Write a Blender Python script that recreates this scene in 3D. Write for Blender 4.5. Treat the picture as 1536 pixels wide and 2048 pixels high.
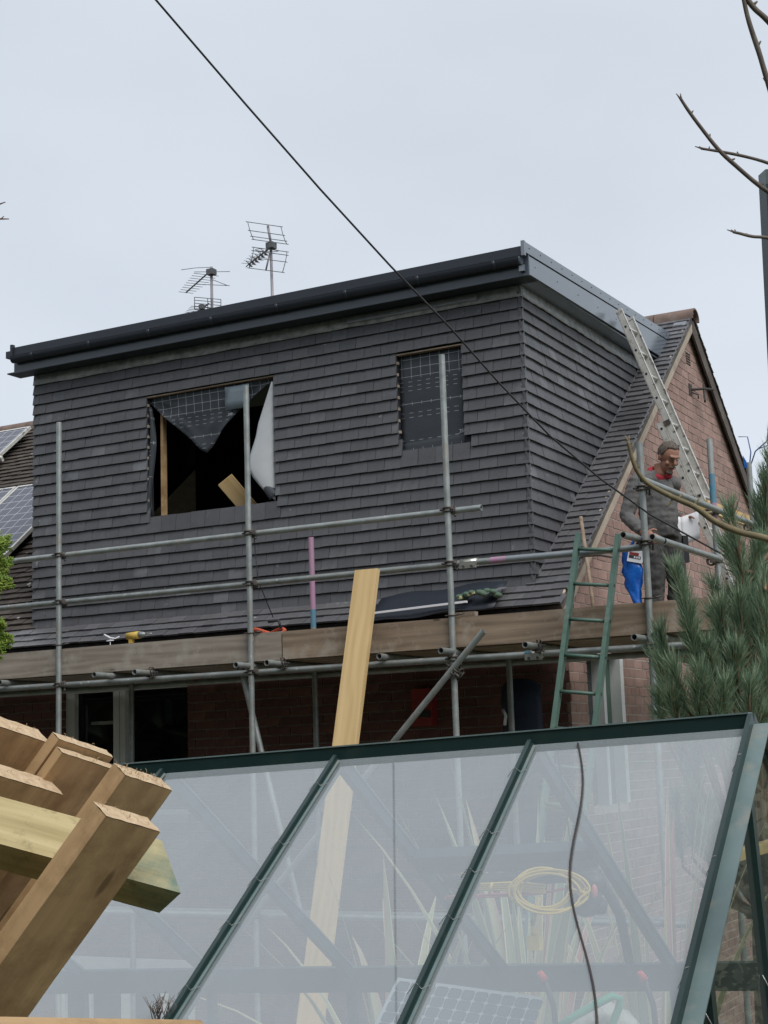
import bpy, bmesh, math, random
from mathutils import Vector, Matrix, Quaternion, noise
random.seed(7)
V = Vector
R = math.radians
for o in list(bpy.data.objects): bpy.data.objects.remove(o)
S = bpy.context.scene
C = S.collection
# ---------------------------------------------------------------- camera (origin = eye of the photographer)
FPX, YAW, PITCH, ROLL = 3070.0, R(-28.08), R(9.24), R(-1.87)
fw = V((math.sin(YAW)*math.cos(PITCH), math.cos(YAW)*math.cos(PITCH), math.sin(PITCH)))
rt = V((math.cos(YAW), -math.sin(YAW), 0)); up = rt.cross(fw)
rt2 = rt*math.cos(ROLL)+up*math.sin(ROLL); up2 = up*math.cos(ROLL)-rt*math.sin(ROLL)
cd = bpy.data.cameras.new('camera'); cam = bpy.data.objects.new('camera', cd); C.objects.link(cam)
cam.matrix_world = Matrix(((rt2.x, up2.x, -fw.x, 0), (rt2.y, up2.y, -fw.y, 0), (rt2.z, up2.z, -fw.z, 0), (0, 0, 0, 1)))
cd.sensor_fit = 'VERTICAL'; cd.sensor_height = 36; cd.lens = FPX/2048*36; cd.clip_end = 3000; cd.clip_start = .05
S.camera = cam
# ---------------------------------------------------------------- overcast sky, one soft sun
SUN = V((.52, -.36, .80)).normalized()
w = bpy.data.worlds.new('World'); S.world = w; w.use_nodes = True
nt = w.node_tree; nt.nodes.clear()
wo = nt.nodes.new('ShaderNodeOutputWorld'); mx = nt.nodes.new('ShaderNodeMixShader'); mx.inputs[0].default_value = .90
b1 = nt.nodes.new('ShaderNodeBackground'); b2 = nt.nodes.new('ShaderNodeBackground')
sk = nt.nodes.new('ShaderNodeTexSky'); sk.sky_type = 'NISHITA'; sk.sun_disc = False
sk.sun_elevation = math.asin(SUN.z); sk.sun_rotation = math.atan2(SUN.x, SUN.y)
b1.inputs[1].default_value = .10; nt.links.new(sk.outputs[0], b1.inputs[0])
tc = nt.nodes.new('ShaderNodeTexCoord'); nz = nt.nodes.new('ShaderNodeTexNoise'); nz.inputs['Scale'].default_value = 2.2; nz.inputs['Detail'].default_value = 4
mp = nt.nodes.new('ShaderNodeMapping'); mp.inputs['Scale'].default_value = (1, 1, 2.2)
nt.links.new(tc.outputs['Generated'], mp.inputs[0]); nt.links.new(mp.outputs[0], nz.inputs['Vector'])
cr = nt.nodes.new('ShaderNodeValToRGB'); cr.color_ramp.elements[0].position = .28; cr.color_ramp.elements[1].position = .74
cr.color_ramp.elements[0].color = (.412, .446, .488, 1); cr.color_ramp.elements[1].color = (.502, .536, .578, 1)
nt.links.new(nz.outputs[0], cr.inputs[0]); nt.links.new(cr.outputs[0], b2.inputs[0])
nt.links.new(b1.outputs[0], mx.inputs[1]); nt.links.new(b2.outputs[0], mx.inputs[2]); nt.links.new(mx.outputs[0], wo.inputs[0])
sd = bpy.data.lights.new('sun', 'SUN'); sun = bpy.data.objects.new('sun', sd); C.objects.link(sun)
sd.energy = 1.5; sd.angle = R(40); sd.color = (1, .97, .93)
sun.rotation_euler = SUN.to_track_quat('Z', 'Y').to_euler()
S.view_settings.view_transform = 'Standard'; S.view_settings.look = 'None'; S.view_settings.exposure = 0.68; S.view_settings.gamma = 1
S.view_settings.use_curve_mapping = False
S.render.engine = 'CYCLES'; S.cycles.transparent_max_bounces = 16

# ---------------------------------------------------------------- helpers
def proj(p):
    c = V(p); d = c.dot(fw)
    return (768+FPX*c.dot(rt2)/d, 1024-FPX*c.dot(up2)/d) if d > 0 else (-9e9, -9e9)
WM = {}
class MB:
    def __init__(s): s.v = []; s.f = []; s.sm = []; s.rn = []; s.cur = 0.0
    def add(s, vs, fs, smooth=False):
        k = len(s.v); s.v += [tuple(x) for x in vs]
        for f in fs: s.f.append(tuple(i+k for i in f)); s.sm.append(smooth); s.rn.append(s.cur)
    def hexa(s, p): s.add(p, [(0,3,2,1),(4,5,6,7),(0,1,5,4),(1,2,6,5),(2,3,7,6),(3,0,4,7)])
    def box(s, a, b, M=None):
        x0,y0,z0 = a; x1,y1,z1 = b
        p = [V(q) for q in ((x0,y0,z0),(x1,y0,z0),(x1,y1,z0),(x0,y1,z0),(x0,y0,z1),(x1,y0,z1),(x1,y1,z1),(x0,y1,z1))]
        if M: p = [M@q for q in p]
        s.hexa(p)
    def prism(s, pts, d):                 # planar polygon pts extruded by d
        n = len(pts); d = V(d); p = [V(q) for q in pts]; s.add(p+[q+d for q in p], [tuple(range(n-1,-1,-1)), tuple(range(n,2*n))]+[(i,(i+1)%n,(i+1)%n+n,i+n) for i in range(n)])
    def path(s, pts, rad, n=8, cap=True, flat=1.0):
        pts = [V(p) for p in pts]; m = len(pts); rad = rad if isinstance(rad,(list,tuple)) else [rad]*m
        k = len(s.v); fr = None
        for i,p in enumerate(pts):
            t = (pts[min(i+1,m-1)]-pts[max(i-1,0)])
            t = t.normalized() if t.length > 1e-9 else V((0,0,1))
            if fr is None: fr = t.orthogonal().normalized()
            fr = (fr-t*fr.dot(t)); fr = fr.normalized() if fr.length > 1e-6 else t.orthogonal().normalized()
            b = t.cross(fr)
            for j in range(n):
                a = 2*math.pi*j/n; s.v.append(tuple(p+(fr*math.cos(a)+b*math.sin(a)*flat)*rad[i]))
        for i in range(m-1):
            for j in range(n):
                s.f.append((k+i*n+j, k+i*n+(j+1)%n, k+(i+1)*n+(j+1)%n, k+(i+1)*n+j)); s.sm.append(True); s.rn.append(s.cur)
        if cap:
            s.f.append(tuple(k+j for j in range(n-1,-1,-1))); s.sm.append(False); s.rn.append(s.cur)
            s.f.append(tuple(k+(m-1)*n+j for j in range(n))); s.sm.append(False); s.rn.append(s.cur)
    def pipe(s, a, b, r, n=14, wall=.004):  # open scaffold-style tube with real wall thickness at both ends
        a = V(a); b = V(b); t = (b-a).normalized(); ri = r-wall
        s.path([a,b], r, n, cap=False)
        s.path([b,a], ri, n, cap=False)
        for p,sg in ((a,1),(b,-1)):
            k = len(s.v); fr = t.orthogonal().normalized(); bb = t.cross(fr)
            for q in (r,ri):
                for j in range(n):
                    an = 2*math.pi*j/n; s.v.append(tuple(p+(fr*math.cos(an)+bb*math.sin(an))*q))
            for j in range(n):
                f = (k+j,k+(j+1)%n,k+n+(j+1)%n,k+n+j); s.f.append(f if sg<0 else f[::-1]); s.sm.append(False); s.rn.append(s.cur)
    def ball(s, c, r, n=8, m=6, M=None):
        c = V(c); r = V(r) if not isinstance(r,(int,float)) else V((r,r,r)); k = len(s.v)
        vs = [V((0,0,r.z))]
        for i in range(1,m):
            t = math.pi*i/m
            for j in range(n):
                a = 2*math.pi*j/n; vs.append(V((r.x*math.sin(t)*math.cos(a), r.y*math.sin(t)*math.sin(a), r.z*math.cos(t))))
        vs.append(V((0,0,-r.z)))
        fs = [(0,1+j,1+(j+1)%n) for j in range(n)]
        for i in range(m-2):
            for j in range(n): fs.append((1+i*n+j,1+(i+1)*n+j,1+(i+1)*n+(j+1)%n,1+i*n+(j+1)%n))
        L = len(vs)-1
        fs += [(L,1+(m-2)*n+(j+1)%n,1+(m-2)*n+j) for j in range(n)]
        s.add([c+(M@q if M else q) for q in vs], fs, True)
    def grid(s, P):                       # P[i][j] surface of points
        n = len(P); m = len(P[0]); s.add([q for r in P for q in r], [(i*m+j,i*m+j+1,(i+1)*m+j+1,(i+1)*m+j) for i in range(n-1) for j in range(m-1)], True)
    def mesh(s, name, mat=None):
        me = bpy.data.meshes.new(name); me.from_pydata(s.v, [], s.f)
        me.polygons.foreach_set('use_smooth', s.sm)
        at = me.attributes.new('rnd','FLOAT','FACE'); at.data.foreach_set('value', s.rn)
        me.update()
        if mat: me.materials.append(mat)
        return me
def setw(o, M, parent):
    o.parent = parent; WM[o.name] = M
    if parent: o.matrix_parent_inverse = WM[parent.name].inverted()
    o.matrix_basis = M
def put(name, me, parent=None, M=None):
    o = bpy.data.objects.new(name, me); C.objects.link(o); setw(o, M or Matrix(), parent); return o
def obj(name, mb, mat, parent=None, M=None, thick=0):
    o = put(name, mb.mesh(name, mat), parent, M)
    if thick:
        m = o.modifiers.new('solid','SOLIDIFY'); m.thickness = thick; m.offset = 0
    return o
def tag(o, label, cat, group=None):
    o['label'] = label; o['category'] = cat
    if group: o['group'] = group
    return o
def thing(name, label, cat, loc=(0,0,0), group=None):
    o = bpy.data.objects.new(name, None); C.objects.link(o); o.empty_display_size = .1; setw(o, Matrix.Translation(V(loc)), None)
    return tag(o, label, cat, group)
def struct(o): o['kind'] = 'structure'; return o
def stuff(o): o['kind'] = 'stuff'; return o
def frame(o, x, y, z): # matrix from origin and axes
    return Matrix(((x[0],y[0],z[0],o[0]),(x[1],y[1],z[1],o[1]),(x[2],y[2],z[2],o[2]),(0,0,0,1)))
def along(p0, p1, wide=(0,1,0)):         # local X runs p0->p1, local Y close to "wide"
    p0 = V(p0); x = (V(p1)-p0); L = x.length; x.normalize(); y = V(wide); y = (y-x*y.dot(x)).normalized(); z = x.cross(y)
    return frame(p0,x,y,z), L
def lerp(a,b,t): return a+(b-a)*t

# ---------------------------------------------------------------- materials
def newmat(name):
    m = bpy.data.materials.new(name); m.use_nodes = True; t = m.node_tree; t.nodes.clear()
    return m, t, t.nodes.new('ShaderNodeOutputMaterial')
def N(t, k, **kw):
    n = t.nodes.new(k)
    for a,b in kw.items(): setattr(n,a,b)
    return n
def mathn(t, op, a, b=None):
    n = N(t,'ShaderNodeMath',operation=op)
    for i,x in enumerate((a,b)):
        if x is None: continue
        if isinstance(x,(int,float)): n.inputs[i].default_value = x
        else: t.links.new(x, n.inputs[i])
    return n.outputs[0]
def mixc(t, f, a, b):
    n = N(t,'ShaderNodeMix',data_type='RGBA')
    for s,x in ((0,f),(6,a),(7,b)):
        if isinstance(x,(int,float)): n.inputs[s].default_value = x
        elif isinstance(x,tuple): n.inputs[s].default_value = (*x[:3],1)
        else: t.links.new(x, n.inputs[s])
    return n.outputs[2]
def noisen(t, scale, detail=4, vec=None, stretch=None, rough=.6):
    n = N(t,'ShaderNodeTexNoise'); n.inputs['Scale'].default_value = scale; n.inputs['Detail'].default_value = detail; n.inputs['Roughness'].default_value = rough
    c = N(t,'ShaderNodeTexCoord'); v = c.outputs['Object'] if vec is None else vec
    if stretch:
        m = N(t,'ShaderNodeMapping'); m.inputs['Scale'].default_value = stretch; t.links.new(v, m.inputs[0]); v = m.outputs[0]
    t.links.new(v, n.inputs['Vector']); return n.outputs[0]
def ramp(t, x, a, b):
    n = N(t,'ShaderNodeMapRange'); n.inputs[1].default_value = a; n.inputs[2].default_value = b; t.links.new(x, n.inputs[0]); return n.outputs[0]
def rnd(t):                               # per piece random: object random + per-face attribute
    oi = N(t,'ShaderNodeObjectInfo'); a = N(t,'ShaderNodeAttribute',attribute_name='rnd')
    return mathn(t,'FRACT', mathn(t,'ADD', oi.outputs['Random'], a.outputs['Fac']))
def pbr(t, out, col, rough=.6, metal=0, spec=.5, bump=None, bstr=.3, bdist=.01):
    p = N(t,'ShaderNodeBsdfPrincipled')
    if isinstance(col,tuple): p.inputs['Base Color'].default_value = (*col[:3],1)
    else: t.links.new(col, p.inputs['Base Color'])
    if isinstance(rough,(int,float)): p.inputs['Roughness'].default_value = rough
    else: t.links.new(rough, p.inputs['Roughness'])
    p.inputs['Metallic'].default_value = metal; p.inputs['Specular IOR Level'].default_value = spec
    if bump is not None:
        b = N(t,'ShaderNodeBump'); b.inputs['Strength'].default_value = bstr; b.inputs['Distance'].default_value = bdist
        t.links.new(bump, b.inputs['Height']); t.links.new(b.outputs[0], p.inputs['Normal'])
    t.links.new(p.outputs[0], out.inputs[0]); return p
def mat(name, c1, c2=None, rough=.6, metal=0, scale=8, detail=4, stretch=None, spec=.5, bump=.2, bdist=.004, dirt=None, dscale=3, dcut=(.52,.72), var=.0, fleck=None):
    m,t,o = newmat(name); c2 = c2 or tuple(x*.75 for x in c1)
    n = noisen(t, scale, detail, stretch=stretch)
    col = mixc(t, ramp(t,n,.3,.7), c2, c1)
    if var:
        r = rnd(t); f = mathn(t,'ADD', mathn(t,'MULTIPLY', r, 2*var), 1-var)
        h = N(t,'ShaderNodeHueSaturation'); t.links.new(f, h.inputs['Value']); t.links.new(col, h.inputs['Color']); col = h.outputs[0]
    if dirt: col = mixc(t, ramp(t, noisen(t, dscale, 6, rough=.7), *dcut), col, dirt)
    if fleck: col = mixc(t, mathn(t,'GREATER_THAN', noisen(t, fleck[1], 2), fleck[2]), col, fleck[0])
    pbr(t, o, col, rough, metal, spec, n if bump else None, bump, bdist); return m
def wood(name, c1, c2, rough=.75, grain=26, dirt=None, knots=True, dcut=(.5,.8), dscale=2.5, wv=.14):   # grain runs along local X
    m,t,o = newmat(name)
    n = noisen(t, grain, 5, stretch=(.05,1,1)); n2 = noisen(t, 3.5, 3, stretch=(.25,1,1))
    w = N(t,'ShaderNodeTexWave'); w.bands_direction = 'Y'; w.inputs['Scale'].default_value = 5; w.inputs['Distortion'].default_value = 11; w.inputs['Detail'].default_value = 2; w.inputs['Detail Scale'].default_value = .7
    tc = N(t,'ShaderNodeTexCoord'); mp = N(t,'ShaderNodeMapping'); mp.inputs['Scale'].default_value = (.22,1,1); t.links.new(tc.outputs['Object'], mp.inputs[0]); t.links.new(mp.outputs[0], w.inputs[0])
    a = mathn(t,'ADD', mathn(t,'MULTIPLY', n, .55), mathn(t,'ADD', mathn(t,'MULTIPLY', w.outputs['Fac'], wv), mathn(t,'MULTIPLY', n2, .25)))
    col = mixc(t, ramp(t,a,.3,.68), c2, c1)
    r = rnd(t); h = N(t,'ShaderNodeHueSaturation'); t.links.new(mathn(t,'ADD', mathn(t,'MULTIPLY', r, .3), .85), h.inputs['Value']); t.links.new(col,h.inputs['Color']); col = h.outputs[0]
    if knots:
        vo = N(t,'ShaderNodeTexVoronoi'); vo.inputs['Scale'].default_value = 1.0
        mp2 = N(t,'ShaderNodeMapping'); mp2.inputs['Scale'].default_value = (2.1,7.5,0); t.links.new(tc.outputs['Object'], mp2.inputs[0]); t.links.new(mp2.outputs[0], vo.inputs['Vector'])
        halo = ramp(t, vo.outputs['Distance'], .26, .06); k = ramp(t, vo.outputs['Distance'], .085, .05)
        col = mixc(t, mathn(t,'MULTIPLY',halo,.45), col, c2); col = mixc(t, mathn(t,'MULTIPLY',k,.8), col, tuple(x*.32 for x in c2))
    if dirt: col = mixc(t, ramp(t, noisen(t, dscale, 7, rough=.72), *dcut), col, dirt)
    pbr(t, o, col, rough, 0, .3, a, .35, .003); return m
M = {}
def tilemat(name, base, var, scuff, warm):
    m,t,o = newmat(name)
    r = rnd(t); n = noisen(t, 22, 5); n2 = noisen(t, 3.1, 5)
    col = mixc(t, ramp(t,n,.3,.7), tuple(x*.86 for x in base), tuple(x*1.1 for x in base))
    h = N(t,'ShaderNodeHueSaturation'); t.links.new(mathn(t,'ADD', mathn(t,'MULTIPLY', r, 2*var), 1-var), h.inputs['Value']); t.links.new(col,h.inputs['Color']); col = h.outputs[0]
    r2 = mathn(t,'FRACT', mathn(t,'MULTIPLY', r, 17.3))
    col = mixc(t, mathn(t,'MULTIPLY', r2, .35), col, warm)
    r3 = mathn(t,'GREATER_THAN', mathn(t,'FRACT', mathn(t,'MULTIPLY', r, 41.7)), .93)
    dust = mathn(t,'MULTIPLY', ramp(t, n2, .4, .75), mathn(t,'ADD', mathn(t,'MULTIPLY', r3, .45), .10))
    col = mixc(t, dust, col, scuff)
    geo = N(t,'ShaderNodeNewGeometry'); sp = noisen(t, 11, 6, vec=geo.outputs['Position'], rough=.75)
    col = mixc(t, mathn(t,'MULTIPLY', ramp(t, sp, .655, .71), .5), col, tuple(min(1,x*1.5) for x in scuff))
    pbr(t, o, col, .45, 0, .55, n, .25, .003); return m
M['tile'] = tilemat('new_dark_tile', (.072,.073,.080), .15, (.26,.27,.28), (.090,.082,.086))
M['rooftile'] = tilemat('weathered_dark_tile', (.105,.105,.115), .17, (.33,.33,.33), (.12,.115,.11))
M['oldtile'] = mat('old_brown_tile', (.085,.068,.055), (.05,.04,.033), .85, scale=14, var=.25, fleck=((.5,.5,.47),9,.71))
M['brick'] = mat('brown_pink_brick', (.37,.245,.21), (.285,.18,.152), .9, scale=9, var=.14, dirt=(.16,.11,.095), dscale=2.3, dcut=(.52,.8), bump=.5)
M['brickred_shade'] = mat('shade_darkened_red_brick', (.15,.068,.056), (.10,.047,.040), .9, scale=9, var=.22, dirt=(.12,.07,.06), dscale=3, bump=.5)  # rear wall brick, darkened to put the deck's shade into its colour
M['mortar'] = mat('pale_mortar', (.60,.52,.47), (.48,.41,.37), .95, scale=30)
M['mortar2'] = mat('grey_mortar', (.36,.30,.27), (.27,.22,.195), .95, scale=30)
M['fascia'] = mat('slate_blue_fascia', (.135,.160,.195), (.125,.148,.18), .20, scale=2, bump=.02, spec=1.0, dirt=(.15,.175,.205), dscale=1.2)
M['fascia'].node_tree.nodes['Principled BSDF'].inputs['IOR'].default_value = 1.6
M['gutter'] = mat('dark_gutter', (.020,.026,.037), (.017,.022,.032), .5, scale=3, bump=.03)
M['lead'] = mat('lead_sheet', (.50,.51,.52), (.22,.23,.24), .45, metal=.0, scale=14, dirt=(.42,.43,.43), dscale=9, dcut=(.58,.78))
M['leadclean'] = mat('pale_lead', (.34,.35,.37), (.22,.23,.25), .45, metal=.5, scale=6)
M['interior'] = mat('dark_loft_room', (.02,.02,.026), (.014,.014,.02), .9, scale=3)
M['barge'] = wood('weathered_barge', (.52,.45,.36), (.34,.28,.22), dirt=(.22,.18,.14), grain=40)
M['bargebrown'] = mat('brown_barge', (.115,.095,.082), (.075,.062,.055), .8, scale=6, dirt=(.17,.15,.14))
M['ridge'] = mat('ridge_tile', (.20,.135,.11), (.13,.09,.075), .85, scale=7, dirt=(.24,.21,.18), var=.15)
M['upvc'] = mat('white_frame', (.72,.73,.73), (.62,.63,.63), .35, scale=3, bump=.02)
M['galv'] = mat('galvanised_tube', (.36,.385,.375), (.22,.245,.24), .5, metal=.45, scale=9, stretch=(1,1,1), dirt=(.30,.27,.23), dscale=7, dcut=(.52,.72), var=.15, bump=.15, fleck=((.50,.49,.46),26,.70))
M['clamp'] = mat('oxidised_clamp', (.12,.115,.11), (.055,.05,.047), .65, metal=.5, scale=24, dirt=(.19,.12,.08), dscale=14)
M['sleeve'] = mat('bright_sleeve', (.62,.61,.55), (.45,.44,.38), .35, metal=.8, scale=20)
M['pinkpaint'] = mat('pink_paint', (.42,.20,.33), (.33,.24,.30), .6, scale=14)
M['bluepaint'] = mat('blue_paint', (.06,.22,.33), (.12,.22,.28), .6, scale=14)
M['board'] = wood('grey_brown_board', (.34,.26,.19), (.165,.118,.082), dirt=(.42,.37,.31), grain=34, dcut=(.52,.72), dscale=3.5)
M['boardgrey'] = wood('grey_scaffold_board', (.35,.305,.255), (.19,.16,.13), dirt=(.43,.39,.34), grain=34, dcut=(.5,.74), dscale=3.5)
M['newwood'] = wood('fresh_pine', (.62,.45,.235), (.48,.325,.15), grain=22)
M['timber'] = wood('sawn_timber', (.60,.41,.225), (.41,.265,.135), grain=44, dirt=(.19,.105,.045), knots=True, dcut=(.44,.76), dscale=5, wv=.05)
M['endgrain'] = mat('sawn_end', (.60,.46,.30), (.42,.29,.17), .9, scale=60, bump=.6)
M['alu'] = mat('dirty_aluminium', (.68,.67,.63), (.50,.49,.45), .45, metal=.25, scale=10, dirt=(.17,.15,.12), dscale=13, dcut=(.56,.66))
M['greenmetal'] = mat('green_ladder_paint', (.10,.175,.14), (.065,.125,.10), .5, scale=9, dirt=(.22,.24,.21), dscale=11, dcut=(.6,.75))
M['ghframe'] = mat('greenhouse_green', (.012,.034,.032), (.010,.028,.027), .38, scale=5, bump=.03, dirt=(.022,.042,.038), dscale=8)
M['ghflange'] = mat('greenhouse_grey_green', (.16,.22,.22), (.12,.175,.175), .45, scale=7, dirt=(.24,.24,.21), dscale=9)
M['rubber'] = mat('black_rubber', (.02,.02,.02), (.015,.015,.015), .6)
M['cable'] = mat('black_cable', (.022,.022,.024), (.016,.016,.018), .5)
M['brownwire'] = mat('brown_wire', (.06,.045,.04), (.025,.02,.02), .6, scale=6)
M['wire'] = mat('steel_wire', (.55,.55,.53), (.4,.4,.38), .35, metal=.8)
M['aerial'] = mat('aerial_metal', (.14,.14,.145), (.09,.09,.095), .5, metal=.5, scale=20)
M['mast'] = mat('aerial_mast', (.30,.285,.30), (.22,.21,.22), .5, metal=.4)
M['twig'] = mat('grey_twig', (.19,.155,.135), (.11,.09,.08), .85, scale=30, dirt=(.24,.23,.19), dscale=20)
M['olivetwig'] = mat('olive_branch', (.27,.225,.125), (.15,.12,.07), .8, scale=26, dirt=(.10,.08,.05), dscale=16)
M['bark'] = mat('pine_bark', (.20,.125,.075), (.10,.065,.04), .9, scale=40, bump=.8)
M['sweater'] = mat('grey_sweater', (.125,.121,.119), (.112,.108,.106), .95, scale=60, bump=.5)
M['trouser'] = mat('work_trousers', (.058,.058,.057), (.035,.035,.035), .9, scale=14, dirt=(.15,.145,.135), dscale=6)
M['boot'] = mat('black_boot', (.02,.02,.021), (.012,.012,.013), .6)
M['skin'] = mat('tanned_skin', (.36,.185,.125), (.29,.14,.095), .6, scale=14, bump=.1)
M['hair'] = mat('greying_hair', (.17,.135,.11), (.035,.025,.02), .8, scale=70, bump=.8)
M['beard'] = mat('grey_stubble', (.20,.155,.13), (.10,.075,.065), .9, scale=90)
M['scarf'] = mat('red_neckerchief', (.42,.035,.05), (.30,.025,.035), .9, scale=24)
M['paper'] = mat('white_paper', (.78,.79,.82), (.72,.73,.77), .7, scale=4, bump=.05)
M['bluebag'] = mat('blue_plastic', (.012,.14,.55), (.008,.085,.40), .28, scale=9, bump=.6, bdist=.02)
M['red'] = mat('red_plastic', (.30,.035,.032), (.22,.025,.025), .5)
M['redbright'] = mat('bright_red_plastic', (.75,.05,.04), (.6,.04,.035), .45)
M['orange'] = mat('orange_strap', (.72,.15,.07), (.55,.10,.05), .6)
M['yellowtool'] = mat('yellow_tool', (.62,.42,.09), (.5,.33,.07), .5)
M['blacktool'] = mat('black_tool', (.03,.032,.036), (.02,.022,.026), .5)
M['yellowlead'] = mat('yellow_flex', (.80,.58,.10), (.70,.48,.08), .45)
M['pinklead'] = mat('red_flex', (.65,.16,.17), (.55,.12,.13), .5)
M['greenhose'] = mat('green_hose', (.03,.40,.22), (.025,.33,.18), .4)
M['bluedark'] = mat('dark_blue_cover', (.018,.028,.06), (.012,.02,.045), .6, scale=4)
M['sack'] = mat('clear_plastic_sack', (.55,.54,.48), (.38,.36,.31), .3, scale=12, bump=.8, bdist=.03)
M['greencloth'] = mat('green_gloves', (.10,.16,.11), (.06,.10,.07), .8, scale=20, fleck=((.5,.45,.22),12,.6))
M['post'] = mat('slate_post', (.045,.075,.085), (.035,.06,.07), .5, scale=5)
M['bluetwig'] = mat('blue_strap', (.05,.10,.30), (.04,.08,.24), .5)
M['hooksteel'] = mat('rusty_iron', (.05,.043,.04), (.03,.026,.025), .7, scale=30)
M['grass'] = mat('rough_grass', (.095,.105,.05), (.065,.072,.036), .95, scale=6, dirt=(.13,.105,.075), dscale=2)
M['patio'] = mat('patio_slabs', (.30,.28,.25), (.22,.205,.185), .9, scale=5)
def leafmat(name, a, b, c, trans=.25):
    m,t,o = newmat(name); r = rnd(t)
    col = mixc(t, r, a, b); col = mixc(t, mathn(t,'GREATER_THAN', mathn(t,'FRACT', mathn(t,'MULTIPLY', r, 13.7)), .88), col, c)
    p = N(t,'ShaderNodeBsdfPrincipled'); t.links.new(col,p.inputs['Base Color']); p.inputs['Roughness'].default_value = .55
    tr = N(t,'ShaderNodeBsdfTranslucent'); t.links.new(col,tr.inputs[0]); x = N(t,'ShaderNodeMixShader'); x.inputs[0].default_value = trans
    t.links.new(p.outputs[0],x.inputs[1]); t.links.new(tr.outputs[0],x.inputs[2]); t.links.new(x.outputs[0],o.inputs[0]); return m
M['needle'] = leafmat('pine_needle', (.14,.24,.15), (.31,.41,.28), (.46,.44,.29))
M['cypress'] = leafmat('cypress_spray', (.20,.34,.045), (.36,.48,.08), (.46,.54,.14), .4)
M['phorm'] = leafmat('flax_leaf', (.26,.30,.17), (.44,.40,.22), (.50,.22,.20), .3)
M['phormcream'] = leafmat('flax_cream_edge', (.62,.56,.30), (.68,.62,.40), (.62,.30,.26), .3)
M['shrub'] = leafmat('dark_shrub_leaf', (.022,.05,.026), (.05,.085,.04), (.09,.11,.05), .2)
def glassmat(name, film, filmcol, tint, rough=.02, refl=.075):
    m,t,o = newmat(name)
    tr = N(t,'ShaderNodeBsdfTransparent'); tr.inputs[0].default_value = (*tint,1)
    gl = N(t,'ShaderNodeBsdfGlossy'); gl.inputs['Roughness'].default_value = rough
    fr = N(t,'ShaderNodeLayerWeight'); fr.inputs[0].default_value = .5           # Schlick reflectance of a thin pane, same from both sides
    rf_ = mathn(t,'ADD', mathn(t,'MULTIPLY', mathn(t,'POWER', fr.outputs['Facing'], 5), .80), refl)
    x = N(t,'ShaderNodeMixShader'); t.links.new(rf_, x.inputs[0]); t.links.new(tr.outputs[0],x.inputs[1]); t.links.new(gl.outputs[0],x.inputs[2])
    df = N(t,'ShaderNodeBsdfDiffuse'); df.inputs[0].default_value = (*filmcol,1)
    tl = N(t,'ShaderNodeBsdfTranslucent'); tl.inputs[0].default_value = (*filmcol,1)
    y0 = N(t,'ShaderNodeMixShader'); y0.inputs[0].default_value = .10; t.links.new(df.outputs[0],y0.inputs[1]); t.links.new(tl.outputs[0],y0.inputs[2])
    n = noisen(t, 2.2, 6, rough=.65); n2 = noisen(t, 26, 4, stretch=(1,.15,1))
    f = mathn(t,'MULTIPLY', mathn(t,'ADD', mathn(t,'ADD', mathn(t,'MULTIPLY', n, .35), mathn(t,'MULTIPLY', n2, .18)), .72), film)
    y = N(t,'ShaderNodeMixShader'); t.links.new(f, y.inputs[0]); t.links.new(x.outputs[0],y.inputs[1]); t.links.new(y0.outputs[0],y.inputs[2])
    t.links.new(y.outputs[0],o.inputs[0]); return m
M['ghglass'] = glassmat('dusty_sky_sheen_glass', .225, (.82,.92,.97), (.97,.985,.98), refl=.29)  # pale film holds dust and the sky's milky reflection as colour
M['ghglassback'] = glassmat('greenhouse_back_glass', .07, (.70,.73,.76), (.93,.95,.95))
M['ghglassend'] = glassmat('greenhouse_end_glass', .05, (.6,.63,.6), (.85,.9,.86))
def winmat():
    m,t,o = newmat('dark_window_glass'); pbr(t,o,(.004,.006,.006),.03,0,.4); return m
M['winglass'] = winmat()
def obscure():
    m,t,o = newmat('obscured_glass'); n = noisen(t, 60, 3); pbr(t,o,(.06,.075,.08),.25,0,.6,n,1.0,.02); return m
M['obscure'] = obscure()
def solarmat(name, cell, line, cw, ch, lw):      # local XY: cells with printed lines
    m,t,o = newmat(name); tc = N(t,'ShaderNodeTexCoord'); s = N(t,'ShaderNodeSeparateXYZ'); t.links.new(tc.outputs['Object'], s.inputs[0])
    def ln(x, c): f = mathn(t,'FRACT', mathn(t,'DIVIDE', x, c)); return mathn(t,'LESS_THAN', f, lw/c)
    k = mathn(t,'MAXIMUM', ln(s.outputs[0],cw), ln(s.outputs[1],ch)); pbr(t,o,mixc(t,k,cell,line),.12,0,.6); return m
M['solar'] = solarmat('solar_cells', (.05,.052,.075), (.42,.42,.46), .158, .158, .008)
M['solar2'] = solarmat('solar_cells_small', (.035,.05,.085), (.60,.64,.66), .066, .066, .005)
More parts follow.
